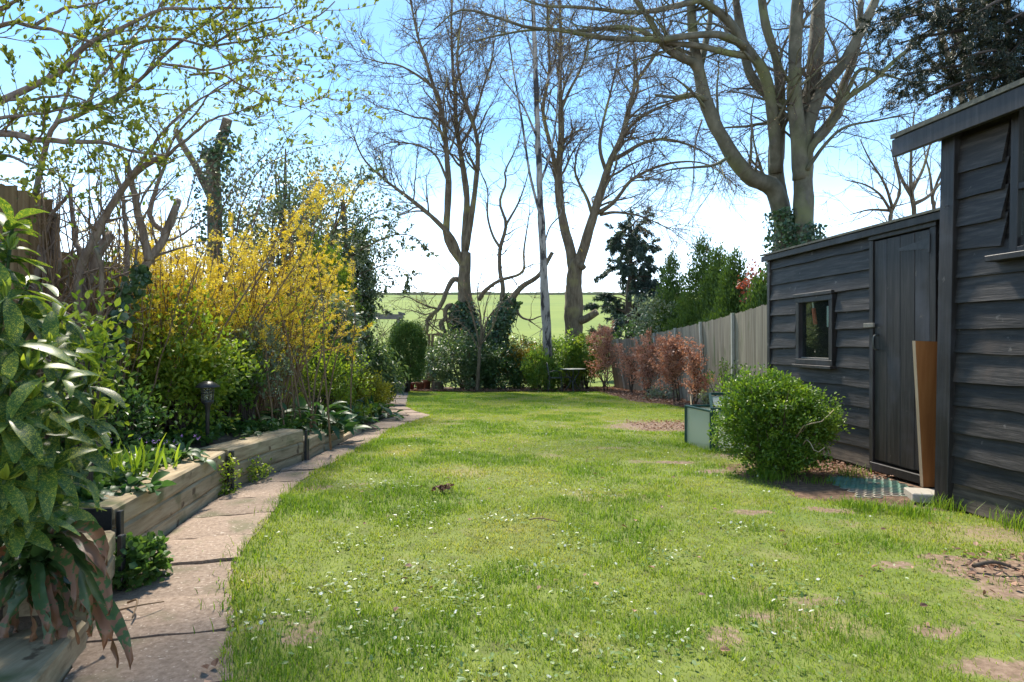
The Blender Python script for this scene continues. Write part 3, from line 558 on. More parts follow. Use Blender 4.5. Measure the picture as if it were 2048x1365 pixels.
# near shed
s2 = thing('garden_shed', 'taller black weatherboarded shed with a jutting roof beam and corner post', 'shed', (3.9, 3.2, 0))
low = [2.115 - .163 * k for k in range(13)] + [.0]
for k, z in enumerate(low):
    zt = (low[k - 1] if k else 2.33) - .002
    board(W2, .08, .42 if z > 1.5 else 2.3, z, zt, BB if z > .05 else MT['dirty_board'], s2, cut=-.025 if z > 1.5 else 0)
for z0, z1 in ((1.62 + .0, 1.62),): pass
wbox('corner_post', W2, -.02, .085, .0, 2.4, -.03, .055, BU, s2)
wbox('wall_lining', W2, 0, .45, 0, 2.4, -.03, -.012, BB, s2); wbox('wall_lining', W2, .45, 2.4, 0, 1.56, -.03, -.012, BB, s2)
wbox('end_wall', W2, -.005, .02, 0, 2.45, -2.2, -.031, BB, s2); wbox('back_wall', W2, -.0, 2.4, 0, 2.7, -2.23, -2.2, BB, s2); wbox('floor', W2, .03, 2.4, .02, .06, -2.19, -.04, BB, s2)
wn2 = wbox('window', W2, .45, .5, 1.565, 2.4, -.02, .03, BU, s2)
wbox('frame', W2, .5, 2.3, 1.565, 1.6, -.02, .03, BU, wn2); wbox('frame', W2, .5, 2.3, 1.925, 1.965, -.02, .028, BU, wn2); wbox('frame', W2, 1.1, 1.15, 1.6, 2.4, -.02, .026, BU, wn2)
wbox('sill', W2, .36, 2.3, 1.525, 1.56, -.0, .1, BU, wn2); wbox('pane', W2, .5, 2.3, 1.6, 2.4, -.004, .0, MT['glass'], wn2, .0005)
V, F = beam(W2.p(-.33, 2.40, .14), W2.p(2.3, 2.40, .14), .035, .12); obj('roof_beam', V, F, BU, s2)
roof(W2, -.33, 2.3, 2.465, 2.85, .17, -2.3, .03, MT['felt'], s2)
V, F = beam(W2.p(-.3, 2.44, .11), W2.p(-.3, 2.80, -2.2), .035, .05); obj('rafter', V, F, BU, s2)
bar('nail', W2.p(.045, 1.93, .05), W2.p(.05, 1.915, .085), .003, MT['metal'], s2)
# plywood offcut, block, mat
t = thing('plywood_board', 'brown plywood offcut standing on end between the two black sheds', 'board', (2.9, 4.38, 0))
P = [(2.825, 4.40, .055), (3.03, 4.40, .055), (3.0, 4.36, 1.05), (2.745, 4.36, 1.06)]; P = np.array(P); Q = P + np.array([0, .02, 0])
obj('panel', np.vstack([P, Q]), [np.array([(0, 1, 2, 3), (7, 6, 5, 4), (0, 4, 5, 1), (1, 5, 6, 2), (2, 6, 7, 3)])], MT['ply'], t)
A0, A1 = P[0] + (-.002, -.001, 0), P[3] + (-.002, -.001, 0); E = np.array([A0, A1, A1 + (-.003, .022, 0), A0 + (-.003, .022, 0), A0 + (.003, -.002, 0), A1 + (.003, -.002, 0)])
obj('cut_edge', E, [np.array([(0, 1, 2, 3), (0, 4, 5, 1)])], MT['ply_edge'], t)
V, F = cboxVF((2.79, 4.27, .025), np.array([[.96, -.28, 0], [.28, .96, 0], [0, 0, 1.]]), (.13, .1, .03), .006); o = obj('concrete_block', V, F, MT['concrete'], loc=(2.79, 4.27, 0)); tag(o, 'pale concrete block at the foot of the black corner post', 'block')
def hexlat(x0, x1, y0, y1, c, keep):
    parts = []; r = c / math.sqrt(3); row = 0; y = y0
    while y < y1:
        x = x0 + (c / 2 if row % 2 else 0)
        while x < x1:
            if keep(x, y):
                z = G(x, y) + .016; ring = [(x + r * .98 * math.cos(a), y + r * .98 * math.sin(a)) for a in np.arange(6) * math.pi / 3 + math.pi / 6]; inn = [(x + r * .77 * math.cos(a), y + r * .77 * math.sin(a)) for a in np.arange(6) * math.pi / 3 + math.pi / 6]
                V = [(*p, z) for p in ring] + [(*p, z + .004) for p in inn] + [(*p, z - .012) for p in inn]
                F = [(i, (i + 1) % 6, 6 + (i + 1) % 6, 6 + i) for i in range(6)] + [(6 + i, 6 + (i + 1) % 6, 12 + (i + 1) % 6, 12 + i) for i in range(6)]
                parts.append((np.array(V), [np.array(F)]))
            x += c
        y += c * .866; row += 1
    return cat(parts)
def keepm(x, y): return 1.85 + .2 * vnoise(y * 4, 3) < x < 2.9 and 4.28 + .06 * vnoise(x * 5, 1) + max(0, 2.2 - x) * .9 < y < 4.95 + .1 * vnoise(x * 5, 8) + (x - 2.4) * .1 and x > 2.22 + .25 * vnoise(y * 5, 7, 2)
V, F, _ = hexlat(1.8, 2.95, 4.2, 5.1, .06, keepm); o = obj('ground_mat', V, F, MT['mat_green'], loc=(2.3, 4.6, 0)); tag(o, 'green plastic mesh ground mat half buried before the shed door', 'mat')
V, F = gridVF(np.arange(1.75, 3.05, .06), np.arange(4.2, 5.6, .06), lambda x, y: gz(x, y) + .006 + .012 * fbm(x * 9, y * 9, 3) - .03 * ((x - 1.75) * (y - 4.2) < .01) - .05 * np.clip(1.95 + (4.9 - y) * .4 - x, 0, 1)); o = obj('soil_patch', V, F, MT['litter_soil'], smooth=True); tag(o, kind='structure')
# ------------------------------------------------------------------ fences
def fence_line(thg, line, heights, bw, mat, postmat, lean, zf, post_every=1.83, post=(.09, .1), first=0.0, rail=True, postn='post'):
    """line: list of xy; boards copied along it"""
    P = cr([(a, b, 0) for a, b in line], 400)[:, :2]; d = np.concatenate([[0], np.cumsum(np.linalg.norm(np.diff(P, axis=0), axis=1))]); Lt = d[-1]
    bm_ = {}
    n = int(Lt / bw); nextp = first
    for k in range(n + 1):
        s = (k + .5) * bw
        if s > Lt: break
        x = np.interp(s, d, P[:, 0]); y = np.interp(s, d, P[:, 1]); x2 = np.interp(min(s + .05, Lt), d, P[:, 0]); y2 = np.interp(min(s + .05, Lt), d, P[:, 1]); x1 = np.interp(s - .05, d, P[:, 0]); y1 = np.interp(s - .05, d, P[:, 1])
        u = nrm(np.array([x2 - x1, y2 - y1, 0])); h = heights(s, x, y); ln = lean(s); up = nrm(np.array([ln, 0, 1.])); nn = nrm(np.cross(u, up))
        key = k % 5
        if key not in bm_:
            hw = bw * .53; jt = rng.normal(0, .006, 4)
            Vb_ = np.array([(-hw, .006, 0), (hw, .006, 0), (hw, -.010, 0), (-hw, .0, 0), (-hw, .006, 1 + jt[0]), (hw, .006, 1 + jt[1]), (hw, -.010, 1 + jt[1]), (-hw, 0, 1 + jt[0])])
            bm_[key] = mk('board', Vb_, [np.array([(0, 1, 2, 3), (7, 6, 5, 4), (4, 5, 1, 0), (5, 6, 2, 1), (6, 7, 3, 2), (7, 4, 0, 3)])]); bm_[key].materials.append(mat)
        M = Matrix([[u[i] , nn[i], up[i] * h, (x, y, zf(x, y))[i]] for i in range(3)] + [[0, 0, 0, 1]])
        link('board', bm_[key], None, thg, M)
        if s >= nextp:
            nextp += post_every; b = np.array([x, y, zf(x, y) - .1]) + nn * (-.012 - post[1] / 2)
            V, F = beam(b, b + up * (h + .12), post[0], post[1], u if False else nn); obj(postn, V, F, postmat, thg)
    return P
fr = thing('close_board_fence', 'weathered grey board fence leaning beside the brown leaved saplings', 'fence', (3.9, 14, G(3.9, 14)))
fence_line(fr, [(3.86, 7.0), (3.9, 9.8), (4.0, 13.8), (3.87, 18.6), (3.5, 21.6)], lambda s, x, y: float(np.interp(y, [7, 9.8, 13.8, 18.6, 21.6], [1.8, 1.80, 1.74, 1.68, 1.70])), .104, MT['fence_grey'], MT['concrete_post'], lambda s: -float(np.interp(s, [0, 4, 8, 15], [.0, -.0, .08, .17])), lambda x, y: G(x, y) - .02, first=.6, post=(.07, .05))
fl = thing('close_board_fence', 'tall brown board fence behind the bare pruned stems', 'fence', (-3.3, 5, 0))
fence_line(fl, [(-3.35, 1.2), (-3.28, 4.56)], lambda s, x, y: 1.86, .105, MT['fence_brown'], MT['fence_brown'], lambda s: 0, lambda x, y: BZ(x, y) - .05, post=(.08, .08))
fence_line(fl, [(-3.30, 4.58), (-3.3, 11.0)], lambda s, x, y: 1.5, .105, MT['fence_brown'], MT['fence_brown'], lambda s: 0, lambda x, y: BZ(x, y) - .05, post=(.08, .08))
# ------------------------------------------------------------------ plants
def shrub(name, label, catg, c, rad, n, leaf, mat, zb, group=None, lump=.16, clump=14, inter=.45, tmpl=None, up=.35, shape='ell', stems=14, stemmat='twig_dark', stemr=.012, zmin=-.85, spread=1.5, sizes=(.7, 1.25), foliage='foliage', shell=.5, ntilt=.5, lobes=None):
    c = np.array(c, float); rad = np.array(rad, float); t = thing(name, label, catg, (c[0], c[1], zb), group)
    m = max(1, n // clump); tm = tmpl or (t_oval() if c[1] < 8 else t_dia())
    if shape == 'cone':
        h = 1 - np.sqrt(rng.random(m)); a = rng.uniform(0, 2 * np.pi, m); d = np.stack([np.cos(a), np.sin(a), np.full(m, .55)], -1)
        lm = 1 + lump * (np.sin(a * 5 + h * 19) + np.sin(a * 3 - h * 31)); rr = ((1 - h) ** .85 + .03) * lm * (1 - inter * rng.random(m) ** 2)
        cc = np.stack([c[0] + d[:, 0] * rad[0] * rr, c[1] + d[:, 1] * rad[1] * rr, c[2] - rad[2] + 2 * rad[2] * h], -1); d = nrm(d)
    else:
        d = rnd(m * 3); d = d[d[:, 2] > zmin][:m]; m = len(d)
        ph = rng.uniform(0, 6, 9); k = rng.normal(0, 3.2, (6, 3)); lm = 1 + lump * sum(np.sin(d @ k[q] + ph[q]) for q in range(6)) / 2
        dd = d if shape != 'box' else d / (np.abs(d) ** 3.4).sum(1, keepdims=True) ** (1 / 3.4)
        rr = lm * (1 - inter * rng.random(m) ** (1 / max(shell, .05)) ) if False else lm * (1 - inter * rng.random(m) ** 1.6)
        rr = rr * (1 + .07 * rng.normal(size=m)); cc = c + dd * rad * rr[:, None]
        if lobes: lo = np.array(lobes)[rng.integers(0, len(lobes), m)]; cc = c + lo[:, :3] + dd * rad * lo[:, 3:4] * rr[:, None]
    cc[:, 2] = np.maximum(cc[:, 2], zb + leaf * .4)
    idx = np.repeat(np.arange(m), clump); N_ = len(idx)
    pos = cc[idx] + rng.normal(0, leaf * spread * .6, (N_, 3)); pos[:, 2] = np.maximum(pos[:, 2], zb + .01)
    D = nrm(d[idx] * .55 + rnd(N_) * .85 + np.array([0, 0, up])); Nn = nrm(rnd(N_) * ntilt + np.array([0, 0, .7]) + d[idx] * .4)
    v = np.clip(.55 * rng.random(m)[idx] + .45 * rng.random(N_), 0, 1)
    V, F, vv = scatter(tm, pos, D, Nn, leaf * rng.uniform(sizes[0], sizes[1], N_), v)
    fo = obj(foliage, V, F, mat, t, v=vv)
    if stems:
        pick = cc[rng.integers(0, m, stems)]; b = np.array([c[0], c[1], zb - .03]) + np.concatenate([rng.normal(0, .12, (stems, 2)) * min(rad[0], rad[1]), np.zeros((stems, 1))], 1)
        K = 6; P = np.empty((stems, K, 3))
        for q in range(K):
            u = q / (K - 1); P[:, q] = b * (1 - u) + pick * u; P[:, q, 2] += 0.12 * rad[2] * np.sin(np.pi * u)
        P[:, 1:-1] += rng.normal(0, .03 * rad.min(), (stems, K - 2, 3)); Rr = np.tile(stemr * (1 - .7 * np.linspace(0, 1, K)), (stems, 1))
        V, F = tubes(P, Rr, 5); obj('stems', V, F, MT[stemmat], t, True)
    return t
def line_tree(t, trunks, limbs, levels, barkm, twigm, limb_name='limb', sides=10):
    """trunks/limbs: (P, R) guides; levels: dicts for spawn. Returns polylines of the last level."""
    for P, Rr in trunks: P = cr(P, len(P) * 2); Rr = np.interp(np.linspace(0, 1, len(P)), np.linspace(0, 1, len(Rr)), Rr); V, F = tubes(P, Rr, sides + 6, rough=.2); obj('trunk', V, F, barkm, t, True)
    for P, Rr in limbs: V, F = tubes(cr(P, 30), np.interp(np.linspace(0, 1, 30), np.linspace(0, 1, len(Rr)), Rr), sides, rough=.18); obj(limb_name, V, F, barkm, t, True)
    K = 14; cur = [(np.array([cr(p, K) for p, _ in limbs]), np.array([np.interp(np.linspace(0, 1, K), np.linspace(0, 1, len(r)), r) for _, r in limbs]))]; big, small = [], []; last = None
    for i, lv in enumerate(levels):
        lv = dict(lv); s = lv.pop('sides', 3); allp = lv.pop('from_all', False); src = cur if allp else cur[-1:]
        if len(src) > 1:
            outs = [spawn(p, r, **lv) for p, r in src]; P = np.concatenate([q[0] for q in outs]); Rr = np.concatenate([q[1] for q in outs])
        else: P, Rr = spawn(src[0][0], src[0][1], **lv)
        (big if s > 3 else small).append(tubes(P, Rr, s, cap=False)); cur.append((P, Rr)); last = P
    if big: V, F, _ = cat(big); obj('branches', V, F, barkm, t, True)
    if small: V, F, _ = cat(small); obj('twigs', V, F, twigm, t)
    return cur
def leaves_on(name, t, P, n, size, tmpl, mat, t0=.2, up=.3, along=.6, sizes=(.6, 1.2), jit=0.0, ntilt=.6):
    pos, T = on_lines(P, n, t0); pos = pos + rng.normal(0, 1, pos.shape) * jit
    D = nrm(T * along + rnd(n) * .7 + np.array([0, 0, up])); Nn = nrm(rnd(n) * ntilt + np.array([0, 0, .7]))
    V, F, v = scatter(tmpl, pos, D, Nn, size * rng.uniform(sizes[0], sizes[1], n), rng.random(n)); return obj(name, V, F, mat, t, v=v)
def leaf_parts(t, P, n, size, me_list, t0=.3, up=.5, along=.6, sizes=(.7, 1.3), name='leaf', keep=None):
    pos, T = on_lines(P, n * 4 if keep else n, t0)
    if keep is not None: k = keep(pos); pos, T = pos[k][:n], T[k][:n]
    n = len(pos); D = nrm(T * along + rnd(n) * .6 + np.array([0, 0, up])); Nn = nrm(rnd(n) * .7 + np.array([0, 0, .6]))
    for i, M in enumerate(mats4(pos, D, Nn, size * rng.uniform(sizes[0], sizes[1], n))): link(name, me_list[i % len(me_list)], None, t, M)
def bigleaf(name, w, mat, rows=5, droop=.25, fold=.12, ruff=.0, tipw=.0):
    V = []; F = []; u = np.linspace(0, 1, rows + 1)
    for k, a in enumerate(u):
        ww = w * max(math.sin(math.pi * min(1, a * .92 + .04)) ** .8, .06 if k < rows else tipw); z = .12 * math.sin(a * 2.2) - droop * a * a; rf = ruff * math.sin(a * 23)
        V += [(-ww, a, z + fold * ww / w * w * 2 + rf), (0, a, z), (ww, a, z + fold * ww / w * w * 2 - rf)]
    for k in range(rows):
        for j in (0, 1): F.append((k * 3 + j, k * 3 + j + 1, k * 3 + j + 4, k * 3 + j + 3))
    me = mk(name, np.array(V), [np.array(F)], True); me.materials.append(mat); return me
# ---- bare trees behind the garden
DA = 23.0
tA = thing('bare_tree', 'bare tree with three upright stems and an ivy clad foot before the green field', 'tree', tuple(PX(938, 0, DA)[:2]) + (G(PX(938, 0, DA)[0], DA),), 'bare trees at the end of the garden')
gA = G(PX(938, 0, DA)[0], DA)
tr = [limb([(940, HOR + (EYE - gA + .1) / DA * FPX), (938, 700), (933, 640), (929, 580), (928, 535), (930, 505)], DA, DA, .36, .2, 16)]
li = [limb([(928, 530), (905, 498), (893, 470), (897, 366), (890, 275), (884, 227), (870, 183), (848, 110), (835, 70), (815, -30)], DA, 22.2, .15, .03, 26),
      limb([(884, 235), (870, 180), (807, 135), (760, 125), (716, 112)], 22.6, 21.5, .07, .012), limb([(930, 515), (930, 470), (934, 403), (928, 348), (919, 293), (912, 249), (910, 183), (906, 146), (903, 60), (905, -40)], DA, 23.8, .14, .03, 26),
      limb([(932, 500), (945, 420), (955, 330), (954, 278), (939, 227), (921, 168), (915, 100), (930, 0)], DA, 22.5, .12, .025, 22), limb([(925, 535), (906, 480), (870, 440), (826, 403), (760, 352), (723, 311), (701, 249)], DA, 21.6, .12, .012, 22),
      limb([(916, 560), (906, 560), (893, 583), (886, 602), (876, 620), (863, 630), (853, 643), (855, 651), (853, 668)], DA, 22.4, .1, .05, 20), limb([(920, 640), (911, 630), (900, 611), (891, 621), (890, 637), (881, 646), (884, 657), (893, 664)], DA, 22.3, .11, .06, 20),
      limb([(890, 275), (860, 240), (830, 235), (790, 220), (750, 215)], 22.5, 21.5, .05, .01), limb([(897, 366), (870, 310), (830, 290), (785, 285), (745, 300)], 22.5, 21.8, .05, .01), limb([(919, 293), (945, 250), (965, 180), (985, 110), (990, 20)], 23.4, 24.4, .06, .012)]
lv = [dict(dens=5.0, L=(.9, 2.6), ang=42, rf=.5, K=8, wob=.16, trop=(-.01, -.01, .03), sides=5, t0=.3, rmin=.014), dict(dens=5.2, L=(.5, 1.4), ang=40, rf=.55, K=6, wob=.18, trop=(0, 0, .03), rmin=.009, t0=.15), dict(dens=9, L=(.25, .8), ang=42, rf=.6, K=4, wob=.2, trop=(0, 0, .03), rmin=.0062, t0=.1)]
cur = line_tree(tA, tr, li, lv, MT['bark_ash'], MT['twig'])
leaves_on('buds', tA, cur[-1][0], 3500, .045, t_quad(.3), MT['bud'], up=-.1)
def ivy_on(t, px, d, r0, r1, n, leaf=.07, name='ivy', r=None):
    P, Rr = limb(px, d, d, r0, r1, 12); pos, T = on_lines(P[None], n, 0); a = rnd(n); a[:, 1] -= .3; a = nrm(a - T * np.einsum('ij,ij->i', a, T)[:, None]); rr = np.interp(pos[:, 2], [P[:, 2].min(), P[:, 2].max()], [r0, r1]) * rng.uniform(.85, 1.5, n) ** 1
    pos = pos + a * rr[:, None]; V, F, v = scatter(t_quad(.45), pos, nrm(rnd(n) + np.array([0, 0, -.7])), nrm(a + rnd(n) * .5), leaf * rng.uniform(.6, 1.3, n), rng.random(n)); return obj(name, V, F, MT['ivy'], t, v=v)
ivy_on(tA, [(942, 720), (938, 690), (930, 640), (924, 605)], DA, .5, .3, 2600, .11); ivy_on(tA, [(932, 690), (918, 650), (905, 622)], DA - .3, .34, .12, 900, .1)
DB = 22.0; gB = G(PX(1000, 0, DB)[0], DB)
tB = thing('leaning_tree', 'crooked ivy covered tree leaning towards the birch trunk', 'tree', tuple(PX(985, 0, DB)[:2]) + (gB,), 'bare trees at the end of the garden')
tr = [limb([(978, HOR + (EYE - gB + .1) / DB * FPX), (985, 700), (1000, 645), (1025, 597), (1045, 573), (1078, 550), (1105, 505)], DB, 21.6, .2, .06, 20)]
li = [limb([(1004, 640), (1004, 602), (1006, 573), (1000, 544), (1000, 500), (1012, 450), (1001, 414), (1001, 395), (1012, 366), (1010, 344), (1035, 290), (1045, 240)], DB, 22.6, .1, .012, 30), limb([(1003, 500), (985, 470), (975, 430), (975, 380), (960, 340), (955, 300)], DB, 22.8, .05, .01, 16),
      limb([(958, 600), (965, 588), (981, 573), (1001, 561), (1037, 550), (1048, 535), (1048, 500), (1060, 420)], 22.4, 21.6, .08, .012, 20), limb([(1012, 450), (1035, 410), (1050, 370), (1060, 330)], DB, 21.5, .045, .01), limb([(1025, 600), (1040, 632), (1060, 640), (1075, 635), (1095, 628)], DB, 21.4, .06, .012)]
lv2 = [dict(dens=3.6, L=(.5, 1.5), ang=48, rf=.5, K=8, wob=.25, trop=(0, 0, .02), sides=5, t0=.3, rmin=.009), dict(dens=4, L=(.35, 1.0), ang=42, rf=.55, K=6, wob=.22, trop=(0, 0, .0), rmin=.008), dict(dens=5, L=(.2, .5), ang=42, rf=.6, K=4, wob=.2, trop=(0, 0, .0), rmin=.006)]
cur = line_tree(tB, tr, li, lv2, MT['bark_ash'], MT['twig'])
ivy_on(tB, [(980, 705), (990, 670), (1008, 630), (1028, 598)], DB, .42, .22, 2200, .1)
DC = 20.6; gC = G(PX(1096, 0, DC)[0], DC)
tC = thing('birch_tree', 'slender silver birch with peeling pale and dark bark', 'tree', tuple(PX(1097, 0, DC)[:2]) + (gC,), 'bare trees at the end of the garden')
tr = [limb([(1097, HOR + (EYE - gC + .05) / DC * FPX), (1096, 712), (1092, 640), (1088, 560), (1085, 500), (1083, 440), (1079, 370), (1076, 280), (1073, 180), (1068, 60), (1062, -80)], DC, DC, .165, .05, 40)]
li = [limb([(1083, 440), (1060, 350), (1045, 250), (1030, 160), (1015, 60), (1005, -30)], DC, 20.0, .05, .012, 16), limb([(1079, 370), (1100, 310), (1112, 240), (1118, 160), (1130, 60)], DC, 21, .045, .01, 16), limb([(1076, 280), (1050, 220), (1030, 190), (1000, 150), (985, 110)], DC, 20, .04, .01), limb([(1074, 210), (1100, 150), (1125, 110), (1150, 60)], DC, 21, .04, .01), limb([(1085, 500), (1100, 455), (1120, 430), (1130, 390)], DC, 21, .035, .01), limb([(1070, 120), (1050, 60), (1040, 0)], DC, 20.3, .035, .01), limb([(1090, 650), (1082, 660), (1079, 672)], DC, 20.2, .02, .008)]
lvb = [dict(dens=3.2, L=(.5, 1.5), ang=40, rf=.5, K=7, wob=.14, trop=(0, 0, -.01), sides=4, t0=.2, rmin=.008), dict(dens=4, L=(.3, .9), ang=38, rf=.55, K=6, wob=.14, trop=(0, 0, -.06), rmin=.005), dict(dens=5, L=(.15, .5), ang=38, rf=.6, K=4, wob=.15, trop=(0, 0, -.08), rmin=.0045)]
cur = line_tree(tC, tr, li, lvb, MT['bark_birch'], MT['twig']); leaves_on('buds', tC, cur[-1][0], 1800, .04, t_quad(.35), MT['bud'], up=-.3)
DD = 22.0; gD = G(PX(1148, 0, DD)[0], DD)
tD = thing('bare_tree', 'stout bare tree forking into two heavy limbs with a sawn branch stub', 'tree', tuple(PX(1146, 0, DD)[:2]) + (gD,), 'bare trees at the end of the garden')
tr = [limb([(1145, HOR + (EYE - gD + .1) / DD * FPX), (1146, 690), (1147, 640), (1148, 600), (1148, 560), (1151, 520)], DD, DD, .34, .26, 18)]
li = [limb([(1147, 545), (1142, 505), (1135, 480), (1122, 421), (1117, 348), (1122, 275), (1122, 220), (1119, 146), (1122, 73), (1118, -30)], DD, 22.8, .19, .04, 26), limb([(1117, 360), (1108, 320), (1097, 275), (1086, 220), (1098, 146), (1097, 73), (1093, -20)], DD + .4, 21.2, .09, .02, 18),
      limb([(1152, 545), (1165, 505), (1176, 470), (1188, 428), (1210, 359), (1221, 322), (1243, 275), (1258, 220), (1273, 165), (1310, 110), (1346, 40)], DD, 21, .2, .03, 26), limb([(1221, 322), (1245, 310), (1290, 285), (1340, 280), (1400, 300), (1440, 330)], 21.6, 20, .08, .012, 18), limb([(1243, 275), (1275, 240), (1320, 215), (1380, 195), (1440, 190)], 21.4, 19.8, .07, .012, 16),
      limb([(1192, 428), (1215, 415), (1236, 395), (1265, 359), (1327, 330), (1397, 325), (1450, 350)], 21.8, 20.5, .08, .012, 18), limb([(1188, 440), (1175, 400), (1160, 370), (1150, 340), (1160, 290), (1190, 260)], DD, 22.6, .07, .012, 16), limb([(1200, 430), (1230, 425), (1270, 430), (1300, 440), (1340, 460)], 21.8, 21, .06, .01), limb([(1258, 220), (1275, 180), (1270, 110), (1262, 40)], 21.3, 22, .06, .015), limb([(1215, 350), (1200, 300), (1205, 250), (1220, 190), (1235, 120), (1240, 40)], 21.8, 22.6, .07, .012, 16), limb([(1122, 220), (1140, 180), (1165, 130), (1180, 60), (1190, -20)], 22.5, 22.9, .06, .012), limb([(1310, 110), (1350, 100), (1400, 110), (1450, 130)], 21, 20, .04, .01)]
lv3 = [dict(dens=5.0, L=(.9, 2.4), ang=40, rf=.48, K=8, wob=.15, trop=(.015, 0, -.005), sides=5, t0=.25, rmin=.013), dict(dens=5.2, L=(.5, 1.4), ang=40, rf=.55, K=6, wob=.17, trop=(.01, 0, -.01), rmin=.0085, t0=.15), dict(dens=9, L=(.25, .8), ang=42, rf=.6, K=4, wob=.2, trop=(0, 0, -.02), rmin=.006, t0=.1)]
cur = line_tree(tD, tr, li, lv3, MT['bark_ash'], MT['twig']); leaves_on('buds', tD, cur[-1][0], 3000, .045, t_quad(.3), MT['bud'], up=-.2)
P, Rr = limb([(1158, 642), (1172, 638), (1194, 624)], DD - .1, 21.5, .15, .12, 8); V, F = tubes(P, Rr, 12); obj('branch_stub', V, F, MT['bark_ash'], tD, True)
P, Rr = limb([(1150, 540), (1160, 530), (1168, 537)], DD - .1, 21.7, .12, .1, 6); V, F = tubes(P, Rr, 10); obj('branch_stub', V, F, MT['bark_ash'], tD, True)
# ---- beech behind the shed
DE = 13.0; xe = PX(1590, 0, DE)[0]; gE = G(xe, DE)
tE = thing('beech_tree', 'great bare beech with twin smooth grey trunks rising behind the black shed', 'tree', (xe, DE, gE))
zb = HOR + (EYE - gE + .1) / DE * FPX
tr = [limb([(1612, zb), (1609, 640), (1608, 560), (1607, 470), (1605, 400), (1604, 340), (1603, 300), (1604, 265)], DE, DE, .36, .15, 24), limb([(1578, zb), (1574, 640), (1572, 560), (1568, 470), (1558, 400), (1551, 350), (1552, 300), (1557, 260), (1560, 235)], DE + .35, 13.6, .36, .11, 24)]
li = [limb([(1562, 432), (1555, 396), (1540, 370), (1515, 362), (1496, 350), (1464, 310), (1429, 248), (1408, 189), (1398, 138), (1385, 70), (1380, -30)], 13.4, 12.6, .19, .08, 26), limb([(1400, 150), (1385, 125), (1364, 116), (1327, 91), (1302, 44), (1265, -10)], 12.8, 12, .1, .04, 16),
      limb([(1551, 345), (1550, 285), (1543, 213), (1529, 148), (1488, 90), (1453, 38), (1400, 0), (1330, -40)], 13.4, 12.2, .14, .06, 20), limb([(1490, 95), (1450, 72), (1397, 70), (1330, 78), (1273, 79), (1199, 75), (1126, 62), (1053, 55), (998, 37), (921, 20), (868, 60)], 12.6, 10.6, .075, .012, 30), limb([(1505, 115), (1450, 105), (1397, 92), (1331, 84), (1254, 55), (1163, 62), (1071, 60), (998, 71), (943, 84)], 12.8, 11.2, .07, .012, 26), limb([(1400, 0), (1340, 15), (1270, 25), (1160, 15), (1080, 10), (1000, -20)], 12.2, 11.2, .06, .012, 20),
      limb([(1556, 320), (1555, 255), (1540, 195), (1515, 170), (1498, 145), (1488, 96), (1477, 34), (1468, -30)], 13.7, 14, .13, .07, 18), limb([(1555, 330), (1560, 250), (1560, 170), (1550, 110), (1532, 52), (1520, -30)], 13.6, 13.2, .12, .07, 16), limb([(1602, 360), (1598, 280), (1589, 193), (1591, 86), (1598, -30)], DE, 12.6, .17, .1, 14), limb([(1605, 360), (1609, 275), (1622, 179), (1632, 103), (1640, -30)], DE, 13.4, .19, .12, 14),
      limb([(1606, 340), (1614, 265), (1643, 182), (1670, 150), (1694, 115), (1722, 62), (1746, 12), (1770, -40)], DE, 12.6, .14, .07, 18), limb([(1608, 350), (1618, 305), (1638, 275), (1670, 237), (1690, 200), (1746, 162), (1798, 114), (1860, 69), (1920, 30)], DE, 11.8, .09, .015, 22), limb([(1632, 280), (1672, 228), (1684, 179), (1705, 127), (1718, 69), (1722, 0)], 12.9, 13.4, .11, .05, 18),
      limb([(1690, 195), (1720, 140), (1770, 150), (1830, 165), (1890, 160)], 12.8, 12, .045, .01), limb([(1614, 340), (1650, 290), (1690, 255), (1760, 240), (1830, 225)], 12.8, 12, .04, .01), limb([(1412, 200), (1385, 190), (1350, 195), (1310, 190)], 12.8, 12, .06, .02), limb([(1464, 310), (1430, 330), (1390, 335), (1340, 340), (1290, 360)], 13, 12, .035, .01, 16), limb([(1398, 140), (1410, 90), (1420, 40), (1425, -30)], 12.8, 13.5, .07, .04)]
lvE = [dict(dens=4.0, L=(.6, 2.2), ang=42, rf=.38, K=9, wob=.14, trop=(-.01, 0, -.015), sides=5, t0=.15, rmin=.008), dict(dens=4.2, L=(.4, 1.2), ang=42, rf=.5, K=7, wob=.16, trop=(-.01, 0, -.03), rmin=.0055, t0=.12), dict(dens=8.0, L=(.2, .65), ang=45, rf=.6, K=4, wob=.18, trop=(0, 0, -.03), rmin=.004, t0=.1)]
cur = line_tree(tE, tr, li, lvE, MT['bark_beech'], MT['twig'], sides=12); leaves_on('buds', tE, cur[-1][0], 2500, .025, t_quad(.25), MT['bud'], up=0)
P, Rr = limb([(1404, 240), (1392, 280), (1388, 330), (1385, 380), (1370, 430)], 12.6, 12.3, .02, .005, 16); V, F = tubes(P, Rr, 6); obj('hanging_branch', V, F, MT['twig'], tE, True)
ivy_on(tE, [(1572, 620), (1570, 520), (1566, 450), (1562, 420)], 13.2, .4, .22, 1500, .07); ivy_on(tE, [(1618, 620), (1616, 520), (1614, 450)], 12.9, .42, .2, 1100, .07)
